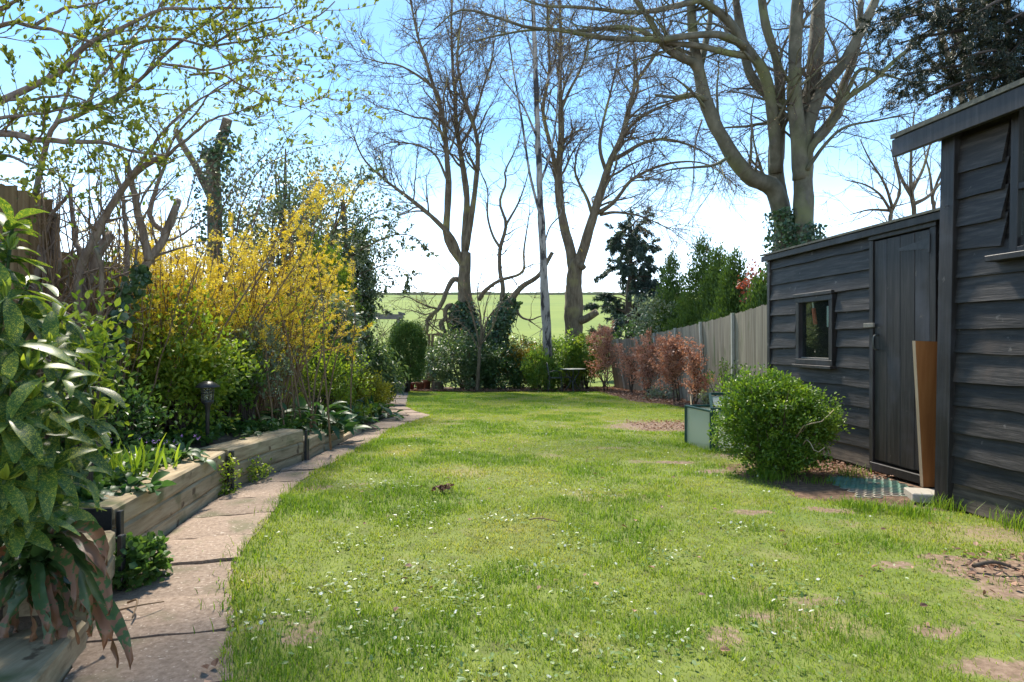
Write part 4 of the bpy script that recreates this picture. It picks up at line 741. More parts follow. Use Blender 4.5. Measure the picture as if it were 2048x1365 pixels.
# ---- bare trees beyond the sheds
def small_bare(label, d, trpx, lipx, r0, r1, twm='twig', dens=1.0, name='bare_tree', grp='bare trees beyond the sheds'):
    x = PX(trpx[0][0], 0, d)[0]; g = G(x, d); t = thing(name, label, 'tree', (x, d, g), grp)
    tr = [limb([(trpx[0][0], HOR + (EYE - g + .1) / d * FPX)] + trpx, d, d, r0, r1, 20)]
    li = [limb(p, d, d + rng.uniform(-1, 1), r1 * 1.1, r1 * .25, 14) for p in lipx]
    c = line_tree(t, tr, li + [(tr[0][0][8:], tr[0][1][8:])], [dict(dens=3.4 * dens, L=(.6, 1.7), ang=38, rf=.5, K=7, wob=.14, trop=(0, 0, .05), sides=4, t0=.15, rmin=.007), dict(dens=4.6 * dens, L=(.3, .9), ang=38, rf=.55, K=6, wob=.16, trop=(0, 0, .05), rmin=.006), dict(dens=5 * dens, L=(.2, .5), ang=40, rf=.6, K=4, wob=.18, trop=(0, 0, .03), rmin=.005)], MT['bark_ash'], MT[twm]); return t
small_bare('low spreading bare tree seen just above the plank door', 17, [(1781, 470), (1780, 440), (1785, 415)], [[(1783, 425), (1760, 390), (1730, 370), (1690, 360)], [(1785, 420), (1800, 380), (1790, 330), (1780, 290)], [(1785, 418), (1770, 370), (1740, 320), (1720, 280)], [(1784, 422), (1740, 420), (1700, 430)]], .07, .04)
small_bare('bushy bare tree with upright twigs beside the jutting roof beam', 18, [(1828, 450), (1827, 415), (1822, 380)], [[(1824, 395), (1800, 350), (1790, 300), (1795, 250)], [(1822, 385), (1822, 320), (1825, 260), (1830, 215)], [(1822, 385), (1845, 340), (1860, 290), (1870, 250)], [(1826, 410), (1860, 390), (1890, 350), (1900, 300)]], .09, .05)
small_bare('slim twiggy bare tree touching the black corner post', 18.5, [(1868, 440), (1866, 410), (1864, 385)], [[(1864, 390), (1860, 350), (1850, 310), (1845, 270)], [(1865, 392), (1880, 350), (1893, 320), (1898, 290)]], .07, .04)
small_bare('tall pale bare trunk leaning behind the roof beam', 21, [(1936, 260), (1930, 220), (1910, 150), (1885, 80), (1870, -20)], [[(1915, 165), (1890, 140), (1860, 120), (1830, 80)], [(1900, 120), (1920, 70), (1925, 10)]], .16, .08, dens=.7)
small_bare('tall upright bare trunk rising behind the roof beam', 22, [(1950, 260), (1944, 200), (1932, 130), (1922, 60), (1918, -20)], [[(1935, 150), (1960, 110), (1980, 60), (1990, 0)], [(1928, 100), (1900, 60), (1890, 0)]], .16, .08, dens=.7)
small_bare('mossy bare trunk half hidden by the dark yew sprays', 20, [(2022, 240), (2020, 150), (2016, 60), (2015, -30)], [[(2019, 130), (2000, 90), (1985, 40)], [(2018, 110), (2045, 70), (2060, 20)]], .17, .08, dens=.7)
# ---- yew hanging in at the upper right, its trunk behind the near shed
DY = 6.6; xy_ = 6.3; gY = G(xy_, 7.2)
tY = thing('yew_tree', 'dark yew reaching its drooping needled branches over the near shed', 'tree', (xy_, 7.2, gY))
tr = [(cr([(xy_, 7.2, gY - .1), (xy_ + .05, 7.2, 2), (xy_ - .05, 7.15, 4), (xy_, 7.2, 6.6)], 16), np.linspace(.3, .12, 16))]
tips = [(1752, 30, 6.4), (1775, 75, 6.7), (1800, 135, 6.3), (1838, 185, 6.6), (1875, 165, 6.2), (1905, 120, 6.8), (1935, 165, 6.5), (1985, 140, 6.2), (2030, 185, 6.6), (1830, 60, 7.1), (1900, 30, 6.9), (1960, 70, 7.0), (2020, 90, 6.3), (1790, 5, 6.9), (1860, 100, 6.7), (1930, 95, 6.1), (2010, 30, 6.5), (1850, -10, 6.5), (1950, 10, 6.3), (2080, 120, 6.4), (2100, 40, 6.4)]
li = []
for (a, b, d) in tips:
    e = PX(a, b + 18, d); s = np.array([xy_, 7.2, e[2] + rng.uniform(.1, .6)]); m1 = s * .6 + e * .4 + (0, 0, .22); m2 = s * .25 + e * .75 + (0, 0, .14); li.append((cr([s, m1, m2, e], 14), np.linspace(.035, .006, 14)))
cur = line_tree(tY, tr, li, [dict(dens=8, L=(.3, .8), ang=48, rf=.4, K=6, wob=.12, trop=(-.03, 0, -.07), t0=.35, rmin=.003), dict(dens=7, L=(.14, .36), ang=45, rf=.6, K=4, wob=.12, trop=(0, 0, -.10), t0=.1, rmin=.002)], MT['twig_dark'], MT['twig_dark'])
PP = np.concatenate([np.array([cr(p, 4) for p in cur[1][0]]), cur[2][0]]); leaves_on('needles', tY, PP, 78000, .032, t_needle(.13), MT['yew'], t0=.05, up=-.15, along=.9, jit=.012)
# ---- left foreground: pruned multi-stemmed shrub and arching branches
DG = 4.3; gx = PX(200, 0, DG)[0]; gG = BZ(gx, DG)
tG = thing('pruned_shrub', 'old many stemmed shrub with thick pruned limbs before the brown fence', 'shrub', (gx, DG, gG - .03))
zg = HOR + (EYE - gG + .06) / DG * FPX
def st(px, d0, d1, r0, r1, K=16): return limb(px, d0, d1, r0, r1, K, .004)
st_l = [st([(196, zg), (175, 720), (158, 560), (179, 498), (207, 439), (234, 394), (262, 355), (290, 330), (330, 315)], DG, 4.1, .04, .018, 22), st([(200, zg), (207, 697), (234, 635), (262, 573), (296, 525), (331, 470), (345, 430), (356, 400)], DG, 4.5, .042, .022, 20), st([(298, 522), (286, 463), (272, 412), (263, 360), (255, 320)], 4.4, 4.3, .03, .015), st([(190, zg), (165, 690), (195, 640), (203, 600), (203, 540), (193, 498)], DG, 4.0, .024, .013),
        st([(185, zg), (130, 690), (100, 590), (117, 532), (110, 480), (113, 428)], DG, 4.6, .034, .024), st([(180, zg), (95, 680), (70, 570), (82, 515), (66, 463), (69, 391)], DG, 4.5, .03, .02), st([(188, zg), (160, 640), (180, 560), (200, 500), (222, 470)], DG, 4.5, .036, .03), st([(150, 590), (170, 540), (150, 480), (143, 420), (140, 370)], 4.4, 4.6, .022, .012), st([(215, 640), (250, 560), (252, 480), (247, 400), (230, 340)], 4.4, 4.7, .022, .01), st([(330, 470), (300, 430), (310, 380), (330, 330), (345, 280)], 4.5, 4.6, .02, .008), st([(82, 500), (100, 440), (128, 400), (150, 370)], 4.5, 4.6, .018, .01)]
up_l = [st([(70, 391), (103, 262), (172, 224), (241, 189), (275, 165), (310, 127), (379, 69), (448, 21), (500, -30)], 4.4, 4.0, .02, .006, 22), st([(172, 224), (200, 160), (241, 103), (300, 40), (337, -10)], 4.25, 4.4, .012, .005), st([(241, 189), (255, 100), (344, 79), (424, 93), (517, 76), (585, 62), (640, 30), (668, 5)], 4.15, 3.8, .012, .003, 22), st([(330, 315), (360, 290), (424, 238), (482, 224), (520, 205)], 4.1, 3.9, .012, .003), st([(345, 280), (380, 240), (430, 180), (500, 150), (560, 160), (620, 160)], 4.5, 4.2, .008, .002, 16), st([(379, 150), (440, 150), (520, 190), (570, 210), (600, 215), (655, 193)], 4.2, 4.0, .008, .002, 16), st([(262, 355), (300, 300), (340, 250), (400, 200), (460, 165)], 4.1, 4.0, .012, .004), st([(424, 93), (470, 60), (540, 40), (600, 10)], 4.0, 4.0, .008, .003), st([(310, 127), (350, 130), (420, 140), (490, 120), (560, 110)], 4.1, 3.9, .01, .003), st([(100, 270), (130, 200), (160, 100), (190, 20), (205, -30)], 4.4, 4.5, .012, .005)]
cur = line_tree(tG, [], st_l + up_l, [dict(dens=14, L=(.25, .85), ang=45, rf=.4, K=7, wob=.16, trop=(.01, 0, .03), sides=4, t0=.35, rmin=.0025), dict(dens=8, L=(.12, .42), ang=45, rf=.6, K=5, wob=.2, trop=(0, 0, .02), rmin=.0018, t0=.15)], MT['bark_shrub'], MT['twig_tan'], limb_name='stem', sides=9)
YLm = [bigleaf('leaf', w_, MT['young_leaf'], 3, dr_, .3) for w_, dr_ in ((.24, .1), (.2, .35), (.3, -.1))]
UPL = np.array([cr(p, 8) for p, _ in up_l]); tw = np.concatenate([cur[2][0], np.array([cr(p, 5) for p in cur[1][0]]), np.array([cr(p, 5) for p in UPL])])
inU = lambda p: (p[:, 2] > EYE + (HOR - 350) / FPX * p[:, 1])
leaf_parts(tG, tw, 300, .046, YLm, up=.55, keep=inU)
leaves_on('foliage', tG, tw[(tw[:, -1, 2] > EYE + (HOR - 340) / FPX * tw[:, -1, 1])], 3400, .034, t_oval(.25), MT['young_leaf_v'], up=.5)
DH = 3.5; hx = PX(-230, 0, DH)[0]
tH = thing('young_leaved_tree', 'small spring tree spreading thin leafy branches over the speckled shrub', 'tree', (hx, DH, BZ(hx, DH) - .03))
zh = HOR + (EYE - BZ(hx, DH) + .06) / DH * FPX
tr = [st([(-230, zh), (-235, 700), (-215, 480), (-190, 330), (-160, 230), (-130, 130)], DH, 3.5, .075, .04, 16)]
li = [st([(-190, 330), (-100, 290), (0, 268), (103, 282), (206, 286), (262, 303), (327, 310)], DH, 3.6, .03, .005, 22), st([(-170, 260), (-80, 240), (0, 203), (69, 169), (131, 138), (165, 96), (224, 65), (293, 31), (344, 17), (448, 19), (568, 14)], DH, 3.9, .025, .004, 26), st([(-150, 180), (-70, 120), (0, 52), (69, 52), (138, 72), (183, 83), (220, 120), (230, 170)], DH, 3.7, .02, .004, 22), st([(-190, 330), (-100, 330), (0, 310), (60, 330), (100, 345)], DH, 3.4, .02, .003), st([(-140, 150), (-60, 60), (20, 10), (90, -30)], DH, 3.4, .02, .006), st([(-100, 290), (-20, 240), (60, 230), (140, 215), (215, 180)], DH, 3.3, .014, .003), st([(0, 203), (60, 200), (120, 190), (190, 210), (250, 240)], 3.6, 3.5, .01, .003), st([(69, 52), (120, 20), (180, 10), (260, -20)], 3.6, 3.8, .01, .004)]
curH = line_tree(tH, tr, li, [dict(dens=17, L=(.2, .65), ang=45, rf=.4, K=6, wob=.17, trop=(.02, 0, .03), t0=.3, rmin=.002), dict(dens=8, L=(.1, .32), ang=45, rf=.6, K=5, wob=.2, trop=(0, 0, .02), rmin=.0014, t0=.15)], MT['bark_shrub'], MT['twig_tan'], sides=8)
twH = np.concatenate([curH[2][0], np.array([cr(p, 5) for p in curH[1][0]])]); leaf_parts(tH, twH, 300, .045, YLm, up=.5, keep=lambda p: p[:, 0] > -.86 * p[:, 1]); leaves_on('foliage', tH, twH, 3200, .034, t_oval(.25), MT['young_leaf_v'], up=.5)
# canes behind the pruned stems
n = 60; K = 8; b = np.stack([rng.uniform(-3.2, -2.85, n), rng.uniform(4.3, 4.9, n), np.zeros(n)], -1); b[:, 2] = [BZ(x, y) - .03 for x, y in b[:, :2]]; hgt = rng.uniform(1.1, 2.3, n)
P = b[:, None] + np.linspace(0, 1, K)[None, :, None] * np.stack([rng.normal(.05, .12, n), rng.normal(0, .1, n), hgt], -1)[:, None]; P[:, 1:] += np.cumsum(rng.normal(0, .012, (n, K - 1, 3)), 1)
t = thing('cane_thicket', 'thicket of thin brown upright canes crowded behind the pruned limbs', 'shrub', (-3.0, 4.6, BZ(-3.0, 4.6) - .03)); V, F = tubes(P, np.tile(np.linspace(.009, .003, K), (n, 1)) * rng.uniform(.5, 1.2, n)[:, None], 5); obj('canes', V, F, MT['twig_tan'], t, True)
P2, R2 = spawn(P, np.tile(np.linspace(.009, .003, K), (n, 1)), 3.5, (.15, .5), 40, .5, 5, .15, (0, 0, .08), rmin=.0015); V, F = tubes(P2, R2, 3, False); obj('twigs', V, F, MT['twig'], t); leaves_on('foliage', t, P2, 500, .04, t_oval(), MT['mid_leaf'])
# ---- forsythia
DFo = 6.6; fx = -2.75; gF = BZ(fx, DFo)
tF = thing('forsythia_bush', 'big forsythia bush smothered in bright yellow flowers', 'shrub', (fx, DFo, gF - .03))
n = 400; K = 9; P = np.empty((n, K, 3)); b = np.stack([rng.normal(fx - .24, .42, n), rng.normal(DFo, .3, n), np.full(n, gF - .03)], -1); a = rng.uniform(0, 2 * np.pi, n); lean_ = rng.uniform(.1, 1.25, n); h = rng.uniform(1.2, 2.35, n); kk = rng.random(n) < .36; b[kk, 0] = rng.normal(-2.98, .13, kk.sum()); b[kk, 1] = rng.normal(5.5, .2, kk.sum()); lean_[kk] *= .45; h[kk] = rng.uniform(1.15, 1.95, kk.sum())
tgt = np.stack([b[:, 0] + np.cos(a) * lean_ * 1.2 - .12, b[:, 1] + np.sin(a) * lean_ * .75, gF + h * (1.02 - .16 * lean_)], -1)
sp_ = [(697, 345, 6.3), (655, 370, 6.5), (690, 395, 6.4), (560, 395, 6.4), (610, 430, 6.2), (620, 400, 6.6), (640, 350, 6.4), (675, 350, 6.5), (650, 420, 6.3), (630, 380, 6.5), (680, 370, 6.4), (590, 440, 6.3)]
tgt[:, 0] = np.clip(tgt[:, 0], np.where(kk, -3.25, -4.2), -1.85)
for q, s_ in enumerate(sp_): tgt[q] = PX(*s_)
for k in range(K):
    u = k / (K - 1); P[:, k] = b * (1 - u) + tgt * u; P[:, k, 2] += .3 * np.sin(np.pi * u ** .8) * np.minimum(1, lean_); 
P[:, 1:] += np.cumsum(rng.normal(0, .016, (n, K - 1, 3)), 1)
Rr = np.tile(np.linspace(.011, .003, K), (n, 1)); V, F = tubes(P, Rr, 5); obj('canes', V, F, MT['twig_tan'], tF, True)
P2, R2 = spawn(P, Rr, 4.2, (.2, .6), 38, .6, 5, .12, (0, 0, .03), t0=.3, rmin=.0018); V, F = tubes(P2, R2, 3, False); obj('twigs', V, F, MT['twig_tan'], tF)
P3 = np.concatenate([np.array([cr(p[4:], 5) for p in P]), P2, P2])
pos, T = on_lines(P3, 31000, .05); u = (pos[:, 2] - gF) / 2.2; k = rng.random(len(pos)) < np.clip((u - .12) * 2.6 + .05, 0, 1); pos, T = pos[k], T[k]; n = len(pos); pos += rng.normal(0, .012, pos.shape)
V, F, v = scatter(t_flower(), pos, rnd(n), nrm(rnd(n) + np.array([0, -.2, -.1])), .022 * rng.uniform(.7, 1.35, n), rng.random(n)); obj('flowers', V, F, MT['forsythia'], tF, v=v)
low_ = P2[P2[:, -1, 2] < gF + 1.5]; leaves_on('foliage', tF, low_, 4200, .045, t_oval(.26), MT['lime_leaf'], up=.2, jit=.03)
# ---- evergreens behind
c = PX(570, 440, 11.2); tI = shrub('holly_tree', 'tall grey green holly thick with small glossy leaves behind the forsythia', 'tree', (c[0], 11.2, 2.1), (1.5, 1.2, 2.3), 21000, .066, MT['holly_leaf'], G(c[0], 11.2), lump=.25, clump=16, inter=.6, stems=60, stemr=.05, spread=2.4, stemmat='twig')
c = PX(700, 420, 12.4); tI2 = shrub('evergreen_tree', 'loose silvery evergreen with open outer sprays between holly and bare tree', 'tree', (c[0] - .35, 12.4, 2.5), (.95, .9, 1.45), 11000, .065, MT['grey_leaf'], G(c[0], 12.4), lump=.35, clump=11, inter=.7, stems=36, stemr=.022, spread=2.6, stemmat='twig')
li = [limb([(690, 520), (740, 490), (790, 470), (830, 475), (850, 500)], 12, 11.4, .025, .004), limb([(690, 560), (740, 540), (780, 530), (815, 545), (830, 570)], 12, 11.6, .02, .004), limb([(690, 470), (740, 430), (780, 420), (810, 430)], 12, 11.6, .02, .004), limb([(690, 420), (720, 370), (745, 355), (775, 350)], 12, 11.8, .02, .004), limb([(680, 600), (720, 590), (750, 600)], 12, 11.6, .02, .004)]
tI3 = thing('holm_oak', 'evergreen tree trailing thin leafy branch ends beside the bare tree', 'tree', (PX(665, 0, 12)[0], 12, G(-3.4, 12)))
cu = line_tree(tI3, [limb([(655, HOR + (EYE - G(-3.4, 12) + .1) / 12 * FPX), (665, 640), (690, 560), (690, 470), (685, 400)], 12, 12, .09, .04)], li, [dict(dens=5, L=(.3, .9), ang=45, rf=.5, K=6, wob=.15, trop=(0, 0, -.04), t0=.15, rmin=.004), dict(dens=6, L=(.15, .45), ang=45, rf=.6, K=4, wob=.15, trop=(0, 0, -.1), rmin=.003)], MT['bark_ash'], MT['twig'])
leaves_on('foliage', tI3, np.concatenate([cu[2][0], np.array([cr(p, 4) for p in cu[1][0]])]), 2600, .06, t_oval(.24), MT['holly_leaf'], up=-.2)
t = thing('pollarded_trunk', 'thick pollarded trunk with a flat sawn top wrapped in ivy', 'tree', tuple(PX(428, 0, 9.6)[:2]) + (G(-4.4, 9.6),))
V, F = tubes(*limb([(432, HOR + (EYE + .2) / 9.6 * FPX), (430, 500), (428, 370), (425, 325), (420, 300)], 9.6, 9.6, .12, .1, 12), 12); obj('trunk', V, F, MT['bark_ash'], t, True)
V, F = tubes(*limb([(425, 340), (440, 290), (452, 250), (455, 238)], 9.6, 9.5, .08, .07, 8), 10); obj('limb', V, F, MT['bark_ash'], t, True)
V, F = tubes(*limb([(424, 400), (390, 330), (365, 290), (352, 262)], 9.6, 9.9, .06, .045, 8), 10); obj('limb', V, F, MT['bark_ash'], t, True)
ivy_on(t, [(432, 560), (430, 450), (430, 330), (428, 290)], 9.6, .26, .19, 900, .05); ivy_on(t, [(430, 330), (450, 290), (470, 275)], 9.5, .16, .12, 350, .05)
li = [limb([(300, 470), (310, 380), (330, 300), (340, 230)], 8.4, 8.6, .02, .004), limb([(360, 470), (380, 390), (400, 320), (410, 260)], 8.4, 8.8, .02, .004), limb([(430, 450), (470, 370), (520, 320), (560, 290)], 8.6, 8.8, .02, .004), limb([(250, 480), (230, 400), (220, 330), (200, 280)], 8.2, 8.6, .018, .004), limb([(480, 420), (520, 340), (600, 300), (650, 290)], 8.8, 9.2, .018, .004), limb([(520, 400), (560, 300), (600, 250), (625, 225)], 9, 9.4, .018, .003), limb([(640, 420), (680, 340), (705, 290), (720, 240)], 9.4, 9.8, .015, .003)]
t = thing('bare_thicket', 'fine bare twiggy thicket rising behind the yellow forsythia', 'shrub', (-3.9, 8.6, G(-3.9, 8.6)))
stl = [(np.vstack([[(-3.9 + .3 * math.sin(i), 8.6, G(-3.9, 8.6))], p]), np.concatenate([[.025], r])) for i, (p, r) in enumerate(li)]
stl = [(cr(p, 18), np.interp(np.linspace(0, 1, 18), np.linspace(0, 1, len(r)), r)) for p, r in stl]
cu = line_tree(t, [], stl, [dict(dens=8, L=(.4, 1.1), ang=42, rf=.5, K=6, wob=.16, trop=(0, 0, .04), t0=.35, rmin=.004), dict(dens=8, L=(.2, .6), ang=42, rf=.6, K=5, wob=.18, trop=(0, 0, .02), rmin=.0022), dict(dens=6, L=(.12, .3), ang=42, rf=.6, K=4, wob=.18, trop=(0, 0, .0), rmin=.0018)], MT['twig'], MT['twig'], limb_name='stem', sides=6); leaves_on('buds', t, cu[-1][0], 2500, .022, t_quad(.35), MT['grey_leaf'])
def sh(name, label, px, py0, py1, d, wpx, n, leaf, mat, zb=None, depth=None, **kw):
    """shrub from its outline: centre column px, top row py0, bottom row py1, width wpx at distance d"""
    zt = EYE - (py0 - HOR) / FPX * d; x = PX(px, 0, d)[0]; g = (BZ(x, d) if x < XL(d) else G(x, d)) if zb is None else zb; z0 = max(EYE - (py1 - HOR) / FPX * d, g + .01); r = wpx / 2 / FPX * d
    return shrub(name, label, kw.pop('catg', 'shrub'), (x, d, (zt + z0) / 2), (r, depth or r * .9, (zt - z0) / 2), n, leaf, MT[mat], g, **kw)
sh('conifer_column', 'tall dark evergreen column with gold tips beside the pergola beam', 712, 470, 720, 12.6, 62, 14000, .05, 'dark_leaf', lump=.1, shape='box', up=.8)
sh('golden_evergreen', 'gold flecked evergreen standing behind the blue grey leaved shrub', 655, 470, 720, 10.6, 110, 9500, .05, 'lime_leaf', lump=.2, up=.7, inter=.6)
sh('topiary_bush', 'clipped upright evergreen bush with rounded top above the stone trough', 813, 650, 760, 19.0, 66, 24000, .05, 'thuja', lump=.05, shape='box', inter=.3, up=.6, stems=8, stemr=.03)
sh('rhododendron', 'dark glossy rhododendron with drooping long leaves beside the path', 738, 690, 800, 13.4, 86, 3200, .13, 'laurel_leaf', up=-.35, clump=10, tmpl=t_oval(.16, .05, .2))
sh('viburnum', 'blue grey leaved shrub leaning out beneath the gold flecked evergreen', 665, 600, 740, 9.2, 95, 2600, .085, 'grey_leaf', up=-.3, clump=9, inter=.6)
sh('golden_euonymus', 'small gold edged euonymus mound above the path edge', 735, 752, 830, 10.6, 78, 4600, .04, 'gold_leaf', lump=.2, up=.6)
sh('euonymus', 'bright green low euonymus spreading below the blue grey shrub', 640, 690, 830, 8.4, 190, 6500, .036, 'lime_leaf', lump=.22, up=.5, inter=.6)
sh('olearia_bush', 'dome of pale grey variegated leaves behind the solar lantern', 492, 640, 800, 6.1, 135, 4300, .034, 'grey_leaf', lump=.22, up=.4, inter=.5)
sh('currant_bush', 'leafy green bush spreading under the yellow forsythia', 350, 640, 870, 5.2, 230, 7000, .045, 'lime_leaf', lump=.3, up=.3, inter=.75)
sh('weigela_bush', 'dense green bush between the lantern and the yellow flowers', 440, 690, 860, 5.9, 150, 4500, .045, 'mid_leaf', lump=.25, inter=.7)
sh('philadelphus', 'young shrub with bright yellow green leaves beside the speckled aucuba', 175, 575, 900, 3.2, 110, 750, .045, 'lime_leaf', lump=.3, inter=.8, clump=6, spread=2.2)
sh('privet_bush', 'green leafy bush filling the bed below the pruned stems', 225, 770, 900, 4.4, 200, 2600, .038, 'cover_leaf', lump=.25, inter=.6)
ivy_on(tG, [(190, 830), (215, 700), (238, 640), (262, 580), (290, 535)], 4.25, .07, .04, 420, .05)
# ---- middle and right shrubs at the end of the lawn
sh('laurel_bush', 'broad grey green laurel behind the slender bare sapling', 925, 668, 785, 21.0, 160, 11000, .085, 'laurel_leaf', lump=.2, up=.2)
sh('evergreen_bush', 'low dark evergreen bush between sapling and iron chair', 1005, 705, 785, 20.9, 100, 6500, .08, 'dark_leaf', lump=.2)
sh('mahonia', 'mahonia with orange and yellow young leaves in front of the dark hedge', 1040, 688, 765, 21.2, 84, 3600, .08, 'orange_leaf', lump=.3, inter=.7)
sh('choisya', 'fresh green upright bush just left of the iron chair', 1080, 705, 787, 20.1, 66, 5000, .07, 'mid_leaf', lump=.2, up=.8)
sh('dark_bush', 'dark bush growing at the foot of the stout forked tree', 1130, 678, 770, 21.0, 80, 5000, .08, 'mid_leaf', lump=.25)
sh('privet', 'rounded yellow green bush behind the bistro table', 1172, 672, 765, 21.0, 74, 5600, .065, 'lime_leaf', lump=.15)
sh('clipped_hedge', 'long low clipped dark hedge edging the field', 1060, 684, 780, 22.6, 270, 15000, .075, 'dark_leaf', depth=.5, lump=.06, shape='box', catg='hedge', stems=0)
sh('fallow_hedge', 'low bramble hedge in front of the pergola', 800, 715, 790, 22.6, 210, 9000, .075, 'holly_leaf', depth=.5, lump=.2, catg='hedge')
for i, (x, y0, y1, d, wp, n, lab) in enumerate([(1212, 650, 765, 19.2, 70, 900, 'thickest brown leaved beech sapling at the far end of the grey fence'), (1262, 690, 775, 17.8, 60, 330, 'sparse brown leaved beech sapling against the grey fence'), (1318, 680, 785, 15.9, 80, 900, 'bushy brown leaved beech sapling midway along the grey fence'), (1385, 672, 785, 13.6, 84, 900, 'brown leaved beech sapling beside the leaning white stick'), (1425, 690, 790, 12.2, 60, 380, 'thin brown leaved sapling at the shed end of the row')]):
    xx = PX(x, 0, d)[0]; xm = float(np.interp(d, [7, 9.8, 13.8, 18.6, 21.6], [3.86, 3.9, 4.0, 3.87, 3.5])) - .5; xx = min(xx, xm)
    g = G(xx, d); t = thing('beech_sapling', lab, 'sapling', (xx, d, g), 'copper saplings along the fence'); zt = EYE - (y0 - HOR) / FPX * d; ns = 5; r = wp * .62 / FPX * d
    P = np.array([cr([(xx + rng.normal(0, .07), d + rng.normal(0, .05), g - .02), (xx + rng.normal(0, .1), d, g + (zt - g) * .5), (xx + rng.uniform(-.7, .7) * r, d + rng.normal(0, .08), g + (zt - g) * rng.uniform(.75, 1.0))], 8) for _ in range(ns)]); Rr = np.tile(np.linspace(.014, .004, 8), (ns, 1)); V, F = tubes(P, Rr, 5); obj('stems', V, F, MT['twig_dark'], t, True)
    P2, R2 = spawn(P, Rr, 13, (r * .5, r * 1.4), 55, .5, 5, .15, (0, 0, .03), t0=.22, rmin=.003); V, F = tubes(P2, R2, 3, False); obj('twigs', V, F, MT['twig_dark'], t)
    pos, T = on_lines(P2, n * 5, .2); pos = pos + rng.normal(0, .035, pos.shape); V, F, v = scatter(t_oval(.3, .12), pos, nrm(T * .3 + rnd(n * 5) + (0, 0, -.2)), rnd(n * 5), .046 * rng.uniform(.6, 1.3, n * 5), rng.random(n * 5)); obj('foliage', V, F, MT['copper'], t, v=v)
sh('hebe', 'small variegated shrub beside the cold frame', 1418, 785, 815, 11.6, 40, 400, .04, 'grey_leaf')
sh('wispy_shrub', 'wispy olive shrub against the grey fence by the box bush', 1452, 715, 810, 9.4, 66, 700, .035, 'thuja', lump=.35, inter=.8, stems=40, stemr=.006, up=.9)
sh('lambs_ear', 'low grey foliage at the foot of the bushy brown sapling', 1325, 776, 800, 15.2, 62, 420, .06, 'grey_leaf', stems=0)
for (x, y0, y1, d, wp, lab, n) in [(1345, 500, 660, 17.5, 60, 'green conifer with a slanting pointed top behind the fence', 2600), (1405, 470, 660, 16.0, 80, 'tallest pointed green conifer behind the grey fence', 3800), (1437, 492, 660, 15.2, 64, 'narrow pointed green conifer between its taller neighbours', 2800), (1470, 504, 650, 14.2, 74, 'broad green conifer with a pointed tip nearest the shed corner', 3200), (1525, 548, 650, 12.6, 60, 'short green conifer peeping over the fence beside the shed', 2200)]:
    sh('conifer', lab, x, y0, y1 + 60, d, wp * 1.45, n * 5, .085, 'thuja', catg='tree', group='conifers behind the grey fence', shape='cone', lump=.3, up=1.2, tmpl=t_dia(.17), clump=16, spread=1.5, inter=.6, stems=6)
sh('laurel', 'grey leaved laurel overhanging the far part of the grey fence', 1318, 590, 690, 17.6, 100, 2200, .085, 'grey_leaf', lump=.25)
sh('dark_laurel', 'dark evergreen mass at the far end of the grey fence', 1285, 640, 720, 20.5, 90, 1800, .09, 'dark_leaf', lump=.25)
sh('red_leaved_tree', 'small tree with reddish young leaves beside the shed corner', 1510, 528, 610, 13.4, 56, 700, .06, 'red_leaf', catg='tree', lump=.3, inter=.8, stems=20, stemr=.012)
DS = 25.0; xS = PX(1262, 0, DS)[0]; gS = G(xS, DS); t = thing('cedar_tree', 'dark blue green cedar with ragged drooping sprays at the field edge', 'tree', (xS, DS, gS))
zt = EYE - (440 - HOR) / FPX * DS; tr = [(cr([(xS, DS, gS - .1), (xS - .1, DS, 2.5), (xS + .1, DS, zt - .3), (xS + .15, DS, zt)], 14), np.linspace(.2, .02, 14))]; li = []
for k in range(80):
    z = gS + .6 + (zt - gS - .8) * (k / 80.); L = 1.75 * (1 - .55 * (k / 80.) ** 1.5) * rng.uniform(.6, 1.15); a = rng.uniform(0, 2 * np.pi); e = np.array([xS + math.cos(a) * L, DS + math.sin(a) * L * .9, z + rng.uniform(-.25, .35)]); s = np.array([xS, DS, z]); li.append((cr([s, s * .5 + e * .5 + (0, 0, .18), e], 10), np.linspace(.03, .006, 10)))
cu = line_tree(t, tr, li, [dict(dens=6, L=(.3, .8), ang=50, rf=.5, K=5, wob=.15, trop=(0, 0, -.08), t0=.2, rmin=.005)], MT['twig_dark'], MT['twig_dark'], sides=5); leaves_on('needles', t, cu[1][0], 46000, .12, t_needle(.2), MT['blue_fir'], up=-.35, along=.8, jit=.04)
# slender sapling, bare shrubs at the end of the lawn
d = 20.0; x = PX(955, 0, d)[0]; t = thing('bare_sapling', 'slender multi branched sapling in front of the laurel', 'tree', (x, d, G(x, d)))
zs = HOR + (EYE - G(x, d) + .05) / d * FPX; tr = [limb([(954, zs), (957, 740), (960, 695)], d, d, .06, .045, 8)]
li = [limb([(960, 697), (950, 650), (935, 600), (912, 560), (880, 530), (850, 510)], d, 19.6, .035, .006), limb([(960, 697), (975, 640), (1000, 610), (1030, 590), (1050, 570)], d, 20.3, .035, .006), limb([(960, 697), (962, 640), (955, 590), (965, 540), (975, 500)], d, 20.2, .03, .006), limb([(961, 690), (985, 655), (1005, 600), (1040, 560), (1055, 520)], d, 19.6, .03, .006), limb([(958, 700), (935, 660), (905, 640), (880, 640)], d, 19.7, .025, .006), limb([(960, 690), (975, 600), (1000, 550), (1010, 500)], d, 19.9, .025, .005)]
cu = line_tree(t, tr, li, [dict(dens=3.5, L=(.4, 1.1), ang=35, rf=.5, K=6, wob=.1, trop=(0, 0, .04), t0=.2, rmin=.006), dict(dens=3.5, L=(.2, .6), ang=35, rf=.6, K=4, wob=.1, trop=(0, 0, .04), rmin=.0045)], MT['bark_ash'], MT['twig_tan'], sides=8); leaves_on('buds', t, cu[-1][0], 260, .06, t_oval(), MT['litter'])
